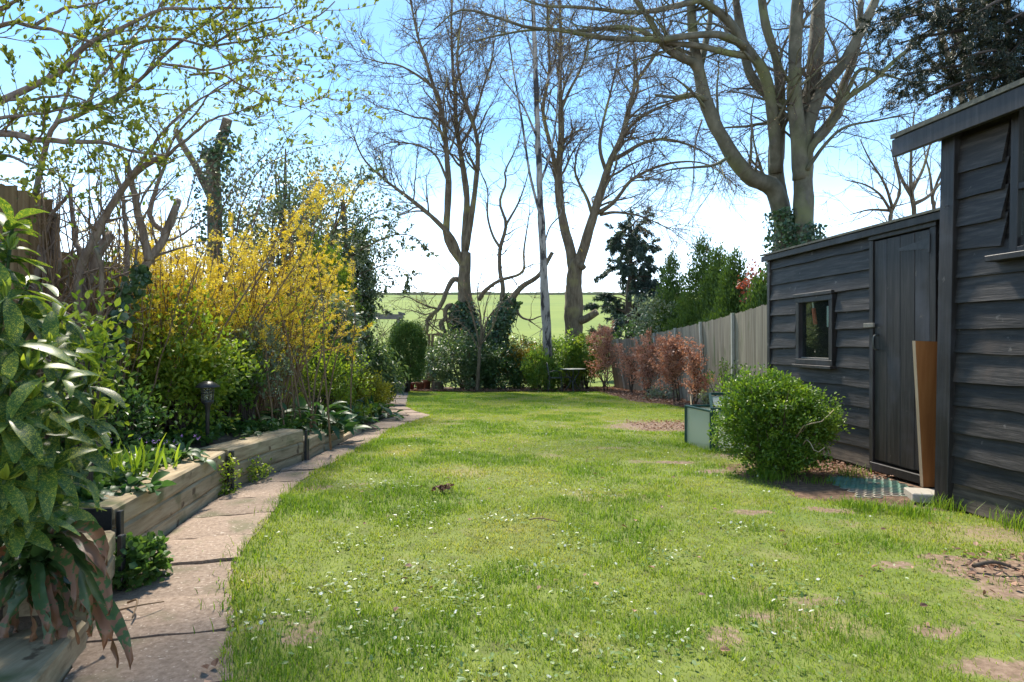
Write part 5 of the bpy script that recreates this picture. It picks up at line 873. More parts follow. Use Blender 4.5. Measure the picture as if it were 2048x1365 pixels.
for (px_, d, h_, n, lab) in [(765, 22.4, 2.6, 16, 'pale twiggy bare shrub behind the pergola beam'), (835, 22.8, 2.2, 12, 'thin bare shrub standing before the field by the hanging snag'), (1070, 23.2, 1.7, 8, 'thin bare bush behind the clipped hedge'), (1215, 22.6, 1.9, 9, 'bare twiggy bush at the far corner of the fence')]:
    x = PX(px_, 0, d)[0]; g = G(x, d); t = thing('bare_shrub', lab, 'shrub', (x, d, g)); P = np.array([cr([(x + rng.normal(0, .1), d, g - .02), (x + rng.normal(0, .3), d + rng.normal(0, .2), g + h_ * .5), (x + rng.normal(0, .8), d + rng.normal(0, .4), g + h_ * rng.uniform(.7, 1.1))], 10) for _ in range(n)]); Rr = np.tile(np.linspace(.016, .005, 10), (n, 1)); V, F = tubes(P, Rr, 5); obj('stems', V, F, MT['twig'], t, True)
    P2, R2 = spawn(P, Rr, 3.5, (.3, 1.0), 42, .5, 6, .16, (0, 0, .0), t0=.2, rmin=.005); P3, R3 = spawn(P2, R2, 4, (.15, .5), 42, .6, 4, .18, (0, 0, 0), rmin=.004); V, F, _ = cat([tubes(P2, R2, 3, False), tubes(P3, R3, 3, False)]); obj('twigs', V, F, MT['twig'], t)
# hedge along the crest of the field
xs_ = np.linspace(-165, 165, 900); hh = .42 + .3 * fbm(xs_ * .35, 0 * xs_, 3) + .18 * vnoise(xs_ * 2.2, 5); g_ = gz(xs_, 149.0 + 0 * xs_); V = np.concatenate([np.stack([xs_, 148.4 + 0 * xs_, g_ - .2], -1), np.stack([xs_, 148.8 + 0 * xs_, g_ + hh * .75], -1), np.stack([xs_, 149.3 + 0 * xs_, g_ + hh], -1), np.stack([xs_, 150.2 + 0 * xs_, g_ - .2], -1)]); i = np.arange(899)
o = obj('far_hedge', V, [np.concatenate([np.stack([i + k * 900, i + 1 + k * 900, i + 901 + k * 900, i + 900 + k * 900], -1) for k in range(3)])], MT['hedge_far'], loc=(0, 149, G(0, 149)), v=np.tile(vnoise(xs_ * 1.1, 2), 4)); tag(o, 'thin brown hedgerow along the crest of the field', 'hedge')
# ---- box bush
g0 = G(2.1, 5.15)
tb = shrub('box_bush', 'round bright green box bush growing in front of the shed wall', 'shrub', (2.1, 5.15, .40), (.44, .42, .40), 38000, .0255, MT['box_leaf'], g0, lobes=[(0, 0, .02, .78), (-.2, 0, .12, .56), (-.24, .02, .0, .45), (.17, .02, .12, .6), (-.12, -.1, .2, .48), (.08, 0, .22, .46), (-.04, -.05, -.18, .55), (.1, -.05, -.2, .5), (.04, -.08, -.24, .5), (.3, 0, .04, .38), (.34, 0, -.06, .26)], lump=.22, clump=16, inter=.5, stems=60, stemr=.008, spread=1.35, up=.5, stemmat='twig', zmin=-.95)
P = np.array([cr([PX(1600, 900, 5.0), PX(1615, 880, 4.85), PX(1632, 905, 4.75), PX(1650, 895, 4.7)], 8), cr([PX(1590, 880, 5), PX(1610, 850, 4.8), PX(1640, 845, 4.75), PX(1668, 820, 4.8)], 8)]); V, F = tubes(P, np.tile(np.linspace(.006, .003, 8), (2, 1)), 5); obj('stray_stems', V, F, MT['cane'], tb, True)
n = 260; pos = PX(1655, 828, 4.85) + rng.normal(0, 1, (n, 3)) * (.06, .05, .035); V, F, v = scatter(t_oval(), pos, rnd(n), nrm(rnd(n) + (0, 0, 1)), .02 * rng.uniform(.7, 1.3, n), rng.random(n)); obj('side_spray', V, F, MT['box_leaf'], tb, v=v)
# ---- aucuba
t = thing('aucuba_shrub', 'large aucuba with big glossy yellow speckled leaves at the bed corner', 'shrub', (-1.88, 2.05, BZ(-1.9, 2.4) - .05))
AL = [bigleaf('leaf', w_, MT['aucuba'], 6, dr_, .18) for w_, dr_ in ((.165, .22), (.145, .4), (.185, .1))]; AY = [bigleaf('young_leaf', .13, MT['aucuba_young'], 4, -.1, .5)]
shoots = [(20, 500, 2.1), (60, 560, 2.15), (10, 600, 1.95), (70, 640, 2.1), (120, 640, 2.2), (30, 690, 1.9), (95, 700, 2.0), (150, 700, 2.2), (60, 740, 1.9), (125, 760, 2.05), (175, 770, 2.2), (10, 770, 1.8), (60, 800, 1.85), (140, 820, 2.05), (190, 840, 2.2), (20, 840, 1.75), (90, 860, 1.9), (40, 910, 1.8), (150, 890, 2.1), (100, 930, 1.9), (10, 960, 1.75), (70, 980, 1.85), (40, 1040, 1.8), (-40, 560, 2.0), (-50, 660, 1.9), (-60, 760, 1.8), (-60, 880, 1.75), (-40, 980, 1.75), (120, 1010, 2.05), (30, 440, 2.2), (-20, 480, 2.1), (80, 610, 2.4), (-100, 620, 2.0), (170, 935, 2.2), (5, 1010, 1.9)]
stm = []
for k, (a, b, d) in enumerate(shoots):
    d *= 1.06; e = PX(a, b, d); s = np.array([-1.88 + rng.normal(0, .07), 2.1 + rng.normal(0, .07), BZ(-1.9, 2.4) - .08]); stm.append(cr([s, s * .5 + e * .5 + (rng.normal(0, .03), 0, .06), e], 8))
    out_ = nrm(e - np.array([-1.95, 2.2, e[2] - .3])); n = 8; an = np.arange(n) * 2.399 + rng.uniform(0, 6); A = nrm(np.cross(out_, (0.3, .2, 1))); B = np.cross(out_, A)
    rad_ = A[None] * np.cos(an)[:, None] + B[None] * np.sin(an)[:, None]; D = nrm(rad_ * 1.0 + out_ * .45 + (0, 0, -.12) + rng.normal(0, .12, (n, 3))); Nn = nrm(np.array([0, 0, .9]) + out_ * .6 + rng.normal(0, .2, (n, 3))); pos = e - out_[None] * (np.arange(n) * .012)[:, None]
    for i, M in enumerate(mats4(pos, D, Nn, rng.uniform(.1, .175, n))): link('leaf', AL[(i + k) % 3], None, t, M)
    if k % 2 == 0:
        n = 4; D = nrm(np.array([0, 0, .9]) + out_ * .4 + rng.normal(0, .3, (n, 3)))
        for M in mats4(np.tile(e, (n, 1)), D, rnd(n), rng.uniform(.045, .075, n)): link('young_leaf', AY[0], None, t, M)
stm = np.array(stm); V, F = tubes(stm, np.tile(np.linspace(.012, .005, 8), (len(stm), 1)), 6); obj('stems', V, F, MT['thuja'], t, True)
# ---- hart's tongue fern
t = thing('strap_fern', 'fern clump with long ruffled browning fronds drooping over the path', 'fern', (-1.62, 2.28, .22))
fr_ = [((85, 1120), (252, 1300)), ((80, 1120), (205, 1265)), ((90, 1115), (215, 1100)), ((90, 1125), (200, 1150)), ((70, 1120), (150, 1255)), ((60, 1110), (90, 1230)), ((60, 1120), (30, 1240)), ((80, 1110), (215, 1195)), ((90, 1130), (160, 1190)), ((70, 1130), (125, 1275)), ((60, 1110), (-10, 1180)), ((80, 1120), (200, 1130)), ((80, 1100), (130, 1080)), ((70, 1120), (60, 1260)), ((85, 1125), (180, 1230)), ((60, 1100), (0, 1110)), ((80, 1115), (110, 1180)), ((65, 1120), (10, 1270)), ((80, 1120), (140, 1220))]
fr_ = fr_ + [(a, (b[0] + rng.normal(-10, 24), b[1] + rng.normal(0, 24))) for a, b in fr_]
for k, (a, b) in enumerate(fr_):
    p = PX(a[0] + rng.normal(0, 14), a[1] + 35, 2.15); q = PX(b[0], b[1], rng.uniform(1.95, 2.2)); q[2] = max(q[2], .03); L_ = np.linalg.norm(q - p); K = 20
    P = cr([p, p * .72 + q * .28 + (0, 0, .32 * L_), p * .3 + q * .7 + (0, 0, .26 * L_), q, q * 1.04 - p * .04 + (0, 0, -.05)], K); P += .006 * np.sin(np.linspace(0, 9, K) + k)[:, None] * np.array([1, .5, .3]); T = nrm(np.gradient(P, axis=0)); sd_ = nrm(np.cross(T, np.array([rng.normal(0, .3), rng.normal(0, .3), 1.]))); tw_ = np.cumsum(rng.normal(0, .07, K)); nn_ = np.cross(sd_, T); sd_ = sd_ * np.cos(tw_)[:, None] + nn_ * np.sin(tw_)[:, None]; nn_ = np.cross(sd_, T); V = []
    for i in range(K):
        u = i / (K - 1); ww = rng.uniform(.97, 1.03) * .019 * min(1, .3 + u * 4) * (1 if u < .72 else max(.05, 1 - ((u - .72) / .28) ** 2))
        for sg in (-1, -.5, 0, .5, 1): V.append(P[i] + sd_[i] * ww * sg + nn_[i] * (abs(sg) * .005 + (.006 * math.sin(u * 40 + sg * 2 + k) if abs(sg) == 1 else 0)))
    F = np.array([(i * 5 + j, i * 5 + j + 1, i * 5 + j + 6, i * 5 + j + 5) for i in range(K - 1) for j in range(4)]); obj('frond', np.array(V), [F], MT['fern'], t, True, v=np.repeat(np.linspace(0, 1, K), 5))
# ---- iris blades, hellebore/arum clumps
def blades(name, label, catg, c, n, h, spread, mat, w_=.03):
    t = thing(name, label, catg, tuple(c)); ms = [bigleaf('blade', w_ * s_, mat, 5, dr_, .2) for s_, dr_ in ((1, .1), (.8, .4), (1.1, .25))]
    D = nrm(np.array([0, 0, 1.]) + rng.normal(0, .22, (n, 3))); pos = np.array(c) + rng.normal(0, 1, (n, 3)) * (spread, spread, 0)
    for i, M in enumerate(mats4(pos, D, rnd(n) * (1, 1, .1), h * rng.uniform(.6, 1.1, n))): link('blade', ms[i % 3], None, t, M)
    return t
for (px_, py_, d, n, h, lab) in [(232, 905, 3.6, 44, .27, 'tuft of bright backlit sword leaves in the bed above the sleepers'), (300, 900, 3.9, 22, .2, 'smaller tuft of yellow green blades beside the violet flowers')]:
    x = PX(px_, 0, d)[0]; blades('iris_clump', lab, 'plant', (x, d, BZ(x, d) - .01), n, h, .09, MT['iris'], .045)
x = PX(715, 0, 9.3)[0]; blades('daffodil_clump', 'clump of upright narrow green leaves at the path edge beyond the sleepers', 'plant', (x, 9.3, BZ(x, 9.3) - .01), 34, .34, .1, MT['young_leaf'], .035)
def rosette(name, label, c, n, size, mat, rad, wid=.22, h=.15):
    t = thing(name, label, 'plant', tuple(c)); ms = [bigleaf('leaf', wid * s_, mat, 5, dr_, .2) for s_, dr_ in ((1, .3), (.85, .5), (1.1, .15))]; a = rng.uniform(0, 2 * np.pi, n); rr = rad * np.sqrt(rng.random(n)); pos = np.stack([c[0] + np.cos(a) * rr, c[1] + np.sin(a) * rr * .8, c[2] + h * (1 - (rr / rad) ** 2) * rng.uniform(.4, 1.1, n) + .02], -1)
    D = nrm(np.stack([np.cos(a), np.sin(a) - .25, rng.uniform(-.1, .6, n)], -1) + rng.normal(0, .25, (n, 3)))
    for i, M in enumerate(mats4(pos, D, nrm(np.array([0, 0, 1.]) + rng.normal(0, .25, (n, 3))), size * rng.uniform(.6, 1.2, n))): link('leaf', ms[i % 3], None, t, M)
    b = np.tile(np.array(c), (n, 1)) * .8 + pos * .2; b[:, 2] = c[2] - .03; P = np.stack([b, (b + pos) / 2 + (0, 0, .02), pos], 1); V, F = tubes(P, np.full((n, 3), .004), 4); obj('stalks', V, F, MT['thuja'], t); return t
for (px_, d, n, s_, rad, h, lab) in [(640, 6.9, 85, .22, .36, .3, 'broad clump of large deep green arum leaves behind the low sleepers'), (575, 6.3, 40, .17, .25, .2, 'clump of dark green leaves between lantern and large arum clump'), (765, 10.0, 60, .2, .36, .28, 'leafy green clump spilling towards the flared path'), (700, 8.4, 40, .18, .25, .16, 'green leaves overhanging the lowest sleeper')]:
    x = min(PX(px_, 0, d)[0], float(XL(d)) - .12); rosette('arum_clump', lab, (x, d, BZ(x, d)), n, s_, MT['arum_leaf'], rad, .2, h)
for (x, d, n, s_, rad, lab) in [(-2.02, 3.35, 46, .1, .17, 'low dark leaved plant lolling over the sleeper top'), (-2.2, 3.05, 40, .1, .2, 'dark heart leaved plant behind the black sleeper end'), (-2.2, 4.2, 36, .1, .2, 'leafy green plant beside the sword leaves')]: rosette('bergenia', lab, (x, d, BZ(x, d)), n, s_, MT['arum_leaf'], rad, .28, .06)
# ivy mound on the path, weeds at the sleepers
shrub('ivy_mound', 'small rounded mound of bright ivy leaves at the foot of the sleepers', 'plant', (-1.63, 2.78, .08), (.1, .11, .1), 900, .03, MT['cover_leaf'], G(-1.65, 2.78) + .005, clump=5, stems=6, stemr=.003, tmpl=t_quad(.5), inter=.3, lump=.1, spread=.7)
for (x, y, r_, n, lab) in [(-1.94, 4.86, .09, 240, 'small weed tuft growing at the base of the second sleeper stretch'), (-1.98, 4.45, .06, 220, 'ivy strand creeping beside the black metal posts')]:
    shrub('weed_tuft', lab, 'plant', (x, y, .07), (r_, r_, .07 if r_ > .08 else .17), n, .024, MT['lime_leaf'], G(x, y), clump=5, stems=4, stemr=.002, tmpl=t_quad(.4))
# ground cover over the bed
n = 17000; y = 2.3 + 6.5 * rng.random(n) ** 1.2; x = XL(y) - .2 - 1.2 * rng.random(n) ** 1.1; k = (fbm(x * 2.2, y * 2.2, 21) > .36) & (x > -3.2); x, y = x[k], y[k]; n = len(x)
pos = np.stack([x, y, gz(x, y) + bedtop(y) + .02 + .14 * rng.random(n) * fbm(x * 3, y * 3, 8)], -1); V, F, v = scatter(t_quad(.42), pos, nrm(rnd(n) + (.2, -.3, .2)), nrm(rnd(n) * .45 + (0, 0, 1)), .05 * rng.uniform(.5, 1.3, n) * (.7 + .6 * fbm(x * 1.5, y * 1.5, 3)), np.clip(.5 * fbm(x * 2, y * 2, 31) + .5 * rng.random(n), 0, 1)); o = obj('ground_cover', V, F, MT['cover_leaf'], v=v); tag(o, 'low leafy ground cover spreading through the raised bed', 'ground cover', kind='stuff')
n = 5200; y = rng.uniform(8.5, 19.3, n); x = XL(y) - .05 - 1.0 * rng.random(n); pos = np.stack([x, y, gz(x, y) + bedtop(y) + .03 + .2 * rng.random(n)], -1); V, F, v = scatter(t_quad(.4), pos, nrm(rnd(n) + (0, 0, .2)), nrm(rnd(n) * .5 + (0, 0, 1)), .075 * rng.uniform(.5, 1.2, n), rng.random(n)); o = obj('ground_cover', V, F, MT['mid_leaf'], v=v); tag(o, 'leafy edging plants along the far part of the path', 'ground cover', kind='stuff')
n = 16; x = -2.25 + rng.normal(0, .12, n); y = 4.15 + rng.normal(0, .12, n); pos = np.stack([x, y, gz(x, y) + bedtop(y) + rng.uniform(.14, .2, n)], -1); V, F, v = scatter(t_flower(), pos, rnd(n), nrm(rnd(n) + (0, -.5, .5)), np.full(n, .014), rng.random(n)); o = obj('violet_flowers', V, F, MT['violet'], loc=(-2.25, 4.15, BZ(-2.25, 4.15)), v=v); tag(o, 'tiny violet flowers among the ground cover', 'flowers', kind='stuff')
# ------------------------------------------------------------------ lawn grass
def lawn_p(x, y):
    ed = XR(y) + .05 * (vnoise(y * 7, 0, 2) - .3); p = ((x > ed - .03) & (x < XF(y) + .02 + .08 * (vnoise(y * 5, 3, 4) - .5)) & (y < 19.9)).astype(float)
    return p * np.clip(1.12 - 1.25 * soilf(x, y), .02, 1)
allb = []
for (y0, y1, den, wd) in [(.9, 2.6, 13000, .0026), (2.6, 4.5, 8500, .0034), (4.5, 7.5, 4600, .0046), (7.5, 12, 2400, .0072), (12, 20, 1100, .012)]:
    A = (y1 - y0) * (1.7 * y1 + 1.2); n = int(A * den); y = rng.uniform(y0, y1, n); x = rng.uniform(-.85 * y1 - .6, .85 * y1 + .6, n); k = (np.abs(x) < .83 * y + .5); x, y = x[k], y[k]
    tuft = fbm(x * 1.7, y * 1.7, 41); fine = vnoise(x * 7, y * 7, 13); k = rng.random(len(x)) < lawn_p(x, y) * np.clip(.5 + 1.0 * fine, .4, 1); x, y, tuft, fine = x[k], y[k], tuft[k], fine[k]; n = len(x)
    lush = np.clip((tuft - .46) * 4.2, 0, 1); ed = np.clip(1 - (x - XR(y)) / .12, 0, 1) * .7
    h = (.012 + .010 * fine + .024 * lush * (.6 + .5 * fine) + .02 * ed) * rng.uniform(.6, 1.25, n); a = rng.uniform(0, 2 * np.pi, n); bend = rng.uniform(.25, 1.1, n) * h; wv = wd * rng.uniform(.7, 1.3, n)
    s = np.stack([-np.sin(a), np.cos(a), 0 * a], -1) * wv[:, None] * .5; f = np.stack([np.cos(a), np.sin(a), 0 * a], -1); b0 = np.stack([x, y, gz(x, y) + .002], -1); m_ = b0 + f * (bend * .35)[:, None] + np.array([0, 0, 1]) * (h * .6)[:, None]; tp = b0 + f * bend[:, None] + np.array([0, 0, 1]) * h[:, None]
    V = np.stack([b0 - s, b0 + s, m_ - s * .8, m_ + s * .8, tp], 1).reshape(-1, 3); i = np.arange(n)[:, None] * 5
    dry = np.clip((fbm(x * .9 + 7, y * .9, 77) - .45) * 3, 0, 1); v = np.clip(.68 - .42 * lush + .35 * dry * (1 - lush) + rng.normal(0, .14, n), 0, 1)
    allb.append((V, [i + np.array([[0, 1, 3, 2]]), i + np.array([[2, 3, 4]])], np.repeat(v, 5)))
V, F, v = cat(allb); o = obj('lawn_grass', V, F, MT['grass'], v=v); tag(o, 'short patchy green lawn grass', 'grass', kind='stuff')
# taller tufts along walls, sheds and path
tf = [(2.86, 3.6, .12, 160), (2.88, 3.35, .13, 200), (2.75, 4.05, .1, 120), (2.45, 3.9, .09, 200), (2.2, 4.0, .08, 200), (2.65, 5.0, .1, 120), (2.3, 4.75, .07, 90), (2.0, 4.85, .1, 160), (1.95, 6.35, .07, 160), (2.2, 6.3, .07, 120), (1.9, 6.8, .06, 120), (3.2, 11.0, .13, 160), (3.4, 10.9, .12, 120), (-1.5, 4.6, .07, 60), (-1.3, 3.2, .06, 60)]
tf = tf + [(float(XR(y_)) + .06, y_, rng.uniform(.03, .06), 26) for y_ in rng.uniform(1.2, 9, 60)]
parts = []
for (a, b, h0, n) in tf:
    x = a + rng.normal(0, .08, n); y = b + rng.normal(0, .06, n); h = h0 * rng.uniform(.5, 1.2, n); an = rng.uniform(0, 2 * np.pi, n); bd = h * rng.uniform(.2, .9, n); s = np.stack([-np.sin(an), np.cos(an), 0 * an], -1) * .0022; f = np.stack([np.cos(an), np.sin(an), 0 * an], -1); b0 = np.stack([x, y, gz(x, y)], -1); m_ = b0 + f * (bd * .35)[:, None] + np.array([0, 0, 1]) * (h * .6)[:, None]; tp = b0 + f * bd[:, None] + np.array([0, 0, 1]) * h[:, None]; i = np.arange(n)[:, None] * 5
    parts.append((np.stack([b0 - s, b0 + s, m_ - s * .8, m_ + s * .8, tp], 1).reshape(-1, 3), [i + np.array([[0, 1, 3, 2]]), i + np.array([[2, 3, 4]])], np.repeat(np.clip(rng.normal(.3, .2, n), 0, 1), 5)))
V, F, v = cat(parts); o = obj('tall_grass', V, F, MT['grass'], v=v); tag(o, 'longer grass tufts along the sheds and cold frame', 'grass', kind='stuff')
# daisies and broad leaved weeds
cl = [(-.75, 2.7), (-.4, 2.9), (-.25, 2.75), (-.95, 2.35), (-.55, 2.3), (.1, 2.95), (.35, 2.6), (.9, 2.3), (-.2, 2.55), (.75, 3.1), (-.8, 3.3), (-.6, 3.8), (.3, 3.4), (1.2, 2.6), (0, 3.8), (.6, 4.4), (1.3, 3.6), (-.1, 1.95), (.9, 1.9), (-.9, 4.6), (.2, 2.15), (.5, 2.2), (1.1, 2.9), (-.35, 2.15)]
px_ = np.concatenate([np.array(cl)[rng.integers(0, len(cl), 65)] + rng.normal(0, .12, (65, 2)), np.stack([rng.uniform(-1.2, 2.4, 30), rng.uniform(1.8, 8, 30)], -1), np.stack([rng.uniform(-1.5, 3, 110), rng.uniform(7, 19, 110)], -1)]); px_ = px_[lawn_p(px_[:, 0], px_[:, 1]) > .5]
k8 = 22; TV = [(0, 0, .0)] + [(math.cos(q * 2 * math.pi / k8) * (1 if q % 2 else .55), math.sin(q * 2 * math.pi / k8) * (1 if q % 2 else .55), .18 * (q % 2)) for q in range(k8)]; TF = [np.array([(0, q + 1, (q + 1) % k8 + 1) for q in range(k8)])]
n = len(px_); pos = np.stack([px_[:, 0], px_[:, 1], gz(px_[:, 0], px_[:, 1]) + rng.uniform(.025, .045, n)], -1); up_ = nrm(rnd(n) * .5 + (0, 0, 1)); V, F, v = scatter((np.array(TV), TF), pos, rnd(n), up_, rng.uniform(.007, .0105, n), rng.uniform(.55, 1, n)); V2, F2, v2 = scatter((np.array(TV) * (.38, .38, 1) + (0, 0, .12), TF), pos, rnd(n), up_, np.full(n, .008), np.zeros(n)); P = np.stack([pos - (0, 0, .05), pos], 1); V3, F3 = tubes(P, np.full((n, 2), .0012), 3, False)
V, F, v = cat([(V, F, v), (V2, F2, v2)]); o = obj('daisies', V, F, MT['daisy'], v=v); tag(o, 'white daisies dotted over the lawn', 'flowers', kind='stuff')
o = obj('daisy_stalks', V3, F3, MT['thuja']); tag(o, 'thin green stalks under the lawn daisies', 'stalks', kind='stuff')
c0 = np.array(cl)[rng.integers(0, len(cl), 1500)] + rng.normal(0, .1, (1500, 2)); c1 = np.stack([rng.uniform(-1.3, 2.6, 900), rng.uniform(1.6, 7, 900)], -1); c0 = np.concatenate([c0, c1]); c0 = c0[lawn_p(c0[:, 0], c0[:, 1]) > .5]; n = len(c0); pos = np.stack([c0[:, 0], c0[:, 1], gz(c0[:, 0], c0[:, 1]) + rng.uniform(.012, .04, n)], -1); V, F, v = scatter(t_quad(.3), pos, nrm(rnd(n) * (1, 1, .3)), nrm(rnd(n) * .35 + (0, 0, 1)), rng.uniform(.012, .026, n), rng.random(n)); o = obj('lawn_weeds', V, F, MT['clover'], v=v); tag(o, 'pale broad leaved weeds in patches through the lawn', 'weeds', kind='stuff')
# leaf litter
def litter(name, label, x, y, size, zoff=.03):
    n = len(x); pos = np.stack([x, y, gz(x, y) + zoff + rng.uniform(0, .03, n)], -1); V, F, v = scatter(t_oval(.33, .15), pos, nrm(rnd(n) * (1, 1, .25)), nrm(rnd(n) * .5 + (0, 0, 1)), size * rng.uniform(.5, 1.2, n), rng.random(n)); o = obj(name, V, F, MT['litter'], v=v); tag(o, label, 'leaf litter', kind='stuff')
y = rng.uniform(9.7, 22.5, 5200); x = XF(np.minimum(y, 19.8)) - .1 + rng.random(5200) ** .8 * (4.0 - XF(np.minimum(y, 19.8))); litter('leaf_litter', 'fallen brown leaves along the foot of the grey fence', x, y, .07)
n = 2600; litter('leaf_litter', 'fallen brown leaves under the shrubs at the end of the lawn', rng.uniform(-3.3, 3.6, n), 19.75 + 1.4 * rng.random(n) ** 1.6, .07)
n = 900; x = 2.35 + rng.random(n) * .65; y = 4.9 + rng.random(n) * .8; litter('leaf_litter', 'brown leaf debris between the box bush and the shed', x, y, .03, .012)
n = 900; x = 1.7 + 1.6 * rng.random(n); y = 8.1 + 1.6 * rng.random(n); litter('leaf_litter', 'dead leaves on the bare soil behind the cold frame', x, y, .04, .008)
n = 240; x = np.concatenate([rng.normal(2.3, .16, 140), rng.uniform(-1, 2.6, 100)]); y = np.concatenate([rng.normal(2.95, .12, 140), rng.uniform(1.8, 7, 100)]); litter('leaf_litter', 'scattered dry leaves lying on the lawn', x, y, .035, .014)
# twigs on the ground
def fallen(label, pts, r_=.004, name='fallen_twig', m='twig_tan'):
    P = np.array([(x, y, G(x, y) + z) for x, y, z in pts]); P = cr(P, 10); V, F = tubes(P, np.linspace(r_, r_ * .6, 10), 6); o = obj(name, V, F, MT[m], loc=tuple(P[0]), smooth=True); tag(o, label, 'twig'); return o
fallen('short bare twig lying in the middle of the lawn', [(.1, 3.67, .045), (.16, 3.68, .05), (.26, 3.63, .045)]); fallen('thin bent twig on the paving beside the fern', [(-1.52, 2.4, .03), (-1.42, 2.42, .05), (-1.36, 2.5, .035)]); fallen('forked pale twig on the paving near the ivy mound', [(-1.5, 2.5, .03), (-1.44, 2.46, .055), (-1.4, 2.36, .03)], .005)
fallen('dark curled stick beside bare soil at the right lawn edge', [(2.12, 2.95, .03), (2.2, 2.92, .06), (2.3, 2.9, .03)], .01, m='twig_dark'); fallen('long thin runner trailing over the lawn corner', [(1.85, 2.35, .04), (2.05, 2.2, .05), (2.25, 1.95, .04)], .003)
V, F = tubes(np.array([(3.3, 11.75, G(3.3, 11.75)), (3.42, 12.3, G(3.42, 12.3) + .5)]), np.array([.012, .01]), 8); o = obj('garden_cane', V, F, MT['cane'], loc=(3.3, 11.75, G(3.3, 11.75))); tag(o, 'pale cane leaning among the brown saplings by the fence', 'cane')
n = 26; pos = np.stack([rng.normal(-.48, .03, n), rng.normal(4.42, .03, n), np.zeros(n)], -1); pos[:, 2] = gz(pos[:, 0], pos[:, 1]) + rng.uniform(.03, .06, n); V, F, v = scatter(t_oval(.35, .2), pos, rnd(n) * (1, 1, .3), rnd(n), rng.uniform(.03, .06, n), rng.random(n) * .2); o = obj('dead_leaf_clump', V, F, MT['litter'], v=v, loc=(-.48, 4.42, G(-.48, 4.42))); tag(o, 'dark clump of dead leaves lying on the lawn', 'leaves', kind='stuff')
# ------------------------------------------------------------------ garden things
# solar lantern
lx, ly = PX(415, 0, 4.95)[0], 4.95; lz = BZ(lx, ly); zt = EYE - (762 - HOR) / FPX * ly
t = thing('solar_lantern', 'black solar path lantern with a domed cap on a stake', 'lantern', (lx, ly, lz - .05)); c = (lx, ly, zt)
V, F = lathe([(0, 0), (.03, -.004), (.06, -.018), (.086, -.042), (.088, -.05), (.07, -.05), (.03, -.04), (0, -.04)], c, 24); obj('cap', V, F, MT['lamp_black'], t, True)
V, F = lathe([(.038, -.05), (.034, -.15)], c, 16); obj('glass', V, F, MT['lamp_glass'], t, True)
for k in range(6): a = k * math.pi / 3 + .2; bar('bar', (lx + .046 * math.cos(a), ly + .046 * math.sin(a), zt - .045), (lx + .04 * math.cos(a), ly + .04 * math.sin(a), zt - .155), .004, MT['lamp_black'], t, 6)
for z_, r_ in ((-.095, .047), (-.075, .049)):
    an = np.linspace(0, 2 * np.pi, 17); P = np.stack([lx + r_ * np.cos(an), ly + r_ * np.sin(an), np.full(17, zt + z_)], -1); V, F = tubes(P, np.full(17, .0028), 5, False); obj('ring', V, F, MT['lamp_black'], t, True)
V, F = lathe([(0, -.15), (.045, -.152), (.046, -.165), (.022, -.19), (.016, -.25), (.012, lz - zt - .05), (0, lz - zt - .06)], c, 16); obj('stake', V, F, MT['lamp_black'], t, True)
# cold frame
cx = [(1.9, 6.98), (2.0, 6.42), (2.72, 6.5), (2.62, 7.06)]; gq = G(2.2, 6.7)
t = thing('cold_frame', 'green framed cold frame with cloudy panels and a propped lid beside the box bush', 'cold frame', (2.3, 6.7, gq)); hF = .42
for (x, y) in cx: V, F = beam((x, y, gq - .02), (x, y, gq + hF), .035, .035, (.2, 1, 0)); obj('corner_post', V, F, MT['green_metal'], t)
V, F = beam((2.0 + .045, 6.415, gq - .02), (2.0 + .045, 6.415, gq + hF), .05, .02, (.1, 1, 0)); obj('corner_post', V, F, MT['green_metal'], t)
for i in range(4):
    a, b = np.array(cx[i]), np.array(cx[(i + 1) % 4]); V, F = beam((*a, gq + hF - .008), (*b, gq + hF - .008), .03, .022); obj('top_rail', V, F, MT['green_metal'], t); u = nrm(b - a)
    a2, b2 = a + u * .017, b - u * .017; V, F = beam((*a2, gq + hF / 2 - .01), (*b2, gq + hF / 2 - .01), .006, hF - .03); obj('panel', V, F, MT['polycarb'], t)
ld = [np.array([2.02, 6.46, gq + hF + .012]), np.array([2.68, 6.53, gq + hF + .012]), np.array([2.72, 6.72, gq + hF + .15]), np.array([2.06, 6.66, gq + hF + .15])]
lid = None
for i in range(4):
    V, F = beam(ld[i], ld[(i + 1) % 4], .028, .024); o = obj('lid' if lid is None else 'lid_rail', V, F, MT['green_metal'], t if lid is None else lid); lid = lid or o
V, F = beam((ld[0] + ld[3]) / 2 + (.012, 0, 0), (ld[1] + ld[2]) / 2 - (.012, 0, 0), .18, .005, (0, -.5, .85)); obj('lid_panel', V, F, MT['polycarb'], lid)
# bistro table and chairs
tx, ty = 1.87, 19.7; tz = G(tx, ty); t = thing('bistro_table', 'round pale topped bistro table with curved iron legs', 'table', (tx, ty, tz))
V, F = lathe([(0, .705), (.37, .705), (.395, .71), (.4, .718), (.395, .726), (0, .728)], (tx, ty, tz), 32); obj('table_top', V, F, MT['iron_top'], t, True)
for k in range(3):
    a = k * 2 * math.pi / 3 + .5; P = cr([(tx + r_ * math.cos(a), ty + r_ * math.sin(a), tz + z_) for r_, z_ in ((.24, .70), (.2, .55), (.09, .4), (.08, .3), (.18, .14), (.31, .012))], 14); V, F = tubes(P, np.full(14, .02), 8); obj('leg', V, F, MT['iron'], t, True)
an = np.linspace(0, 2 * np.pi, 17); V, F = tubes(np.stack([tx + .09 * np.cos(an), ty + .09 * np.sin(an), np.full(17, tz + .33)], -1), np.full(17, .009), 6, False); obj('ring', V, F, MT['iron'], t, True)
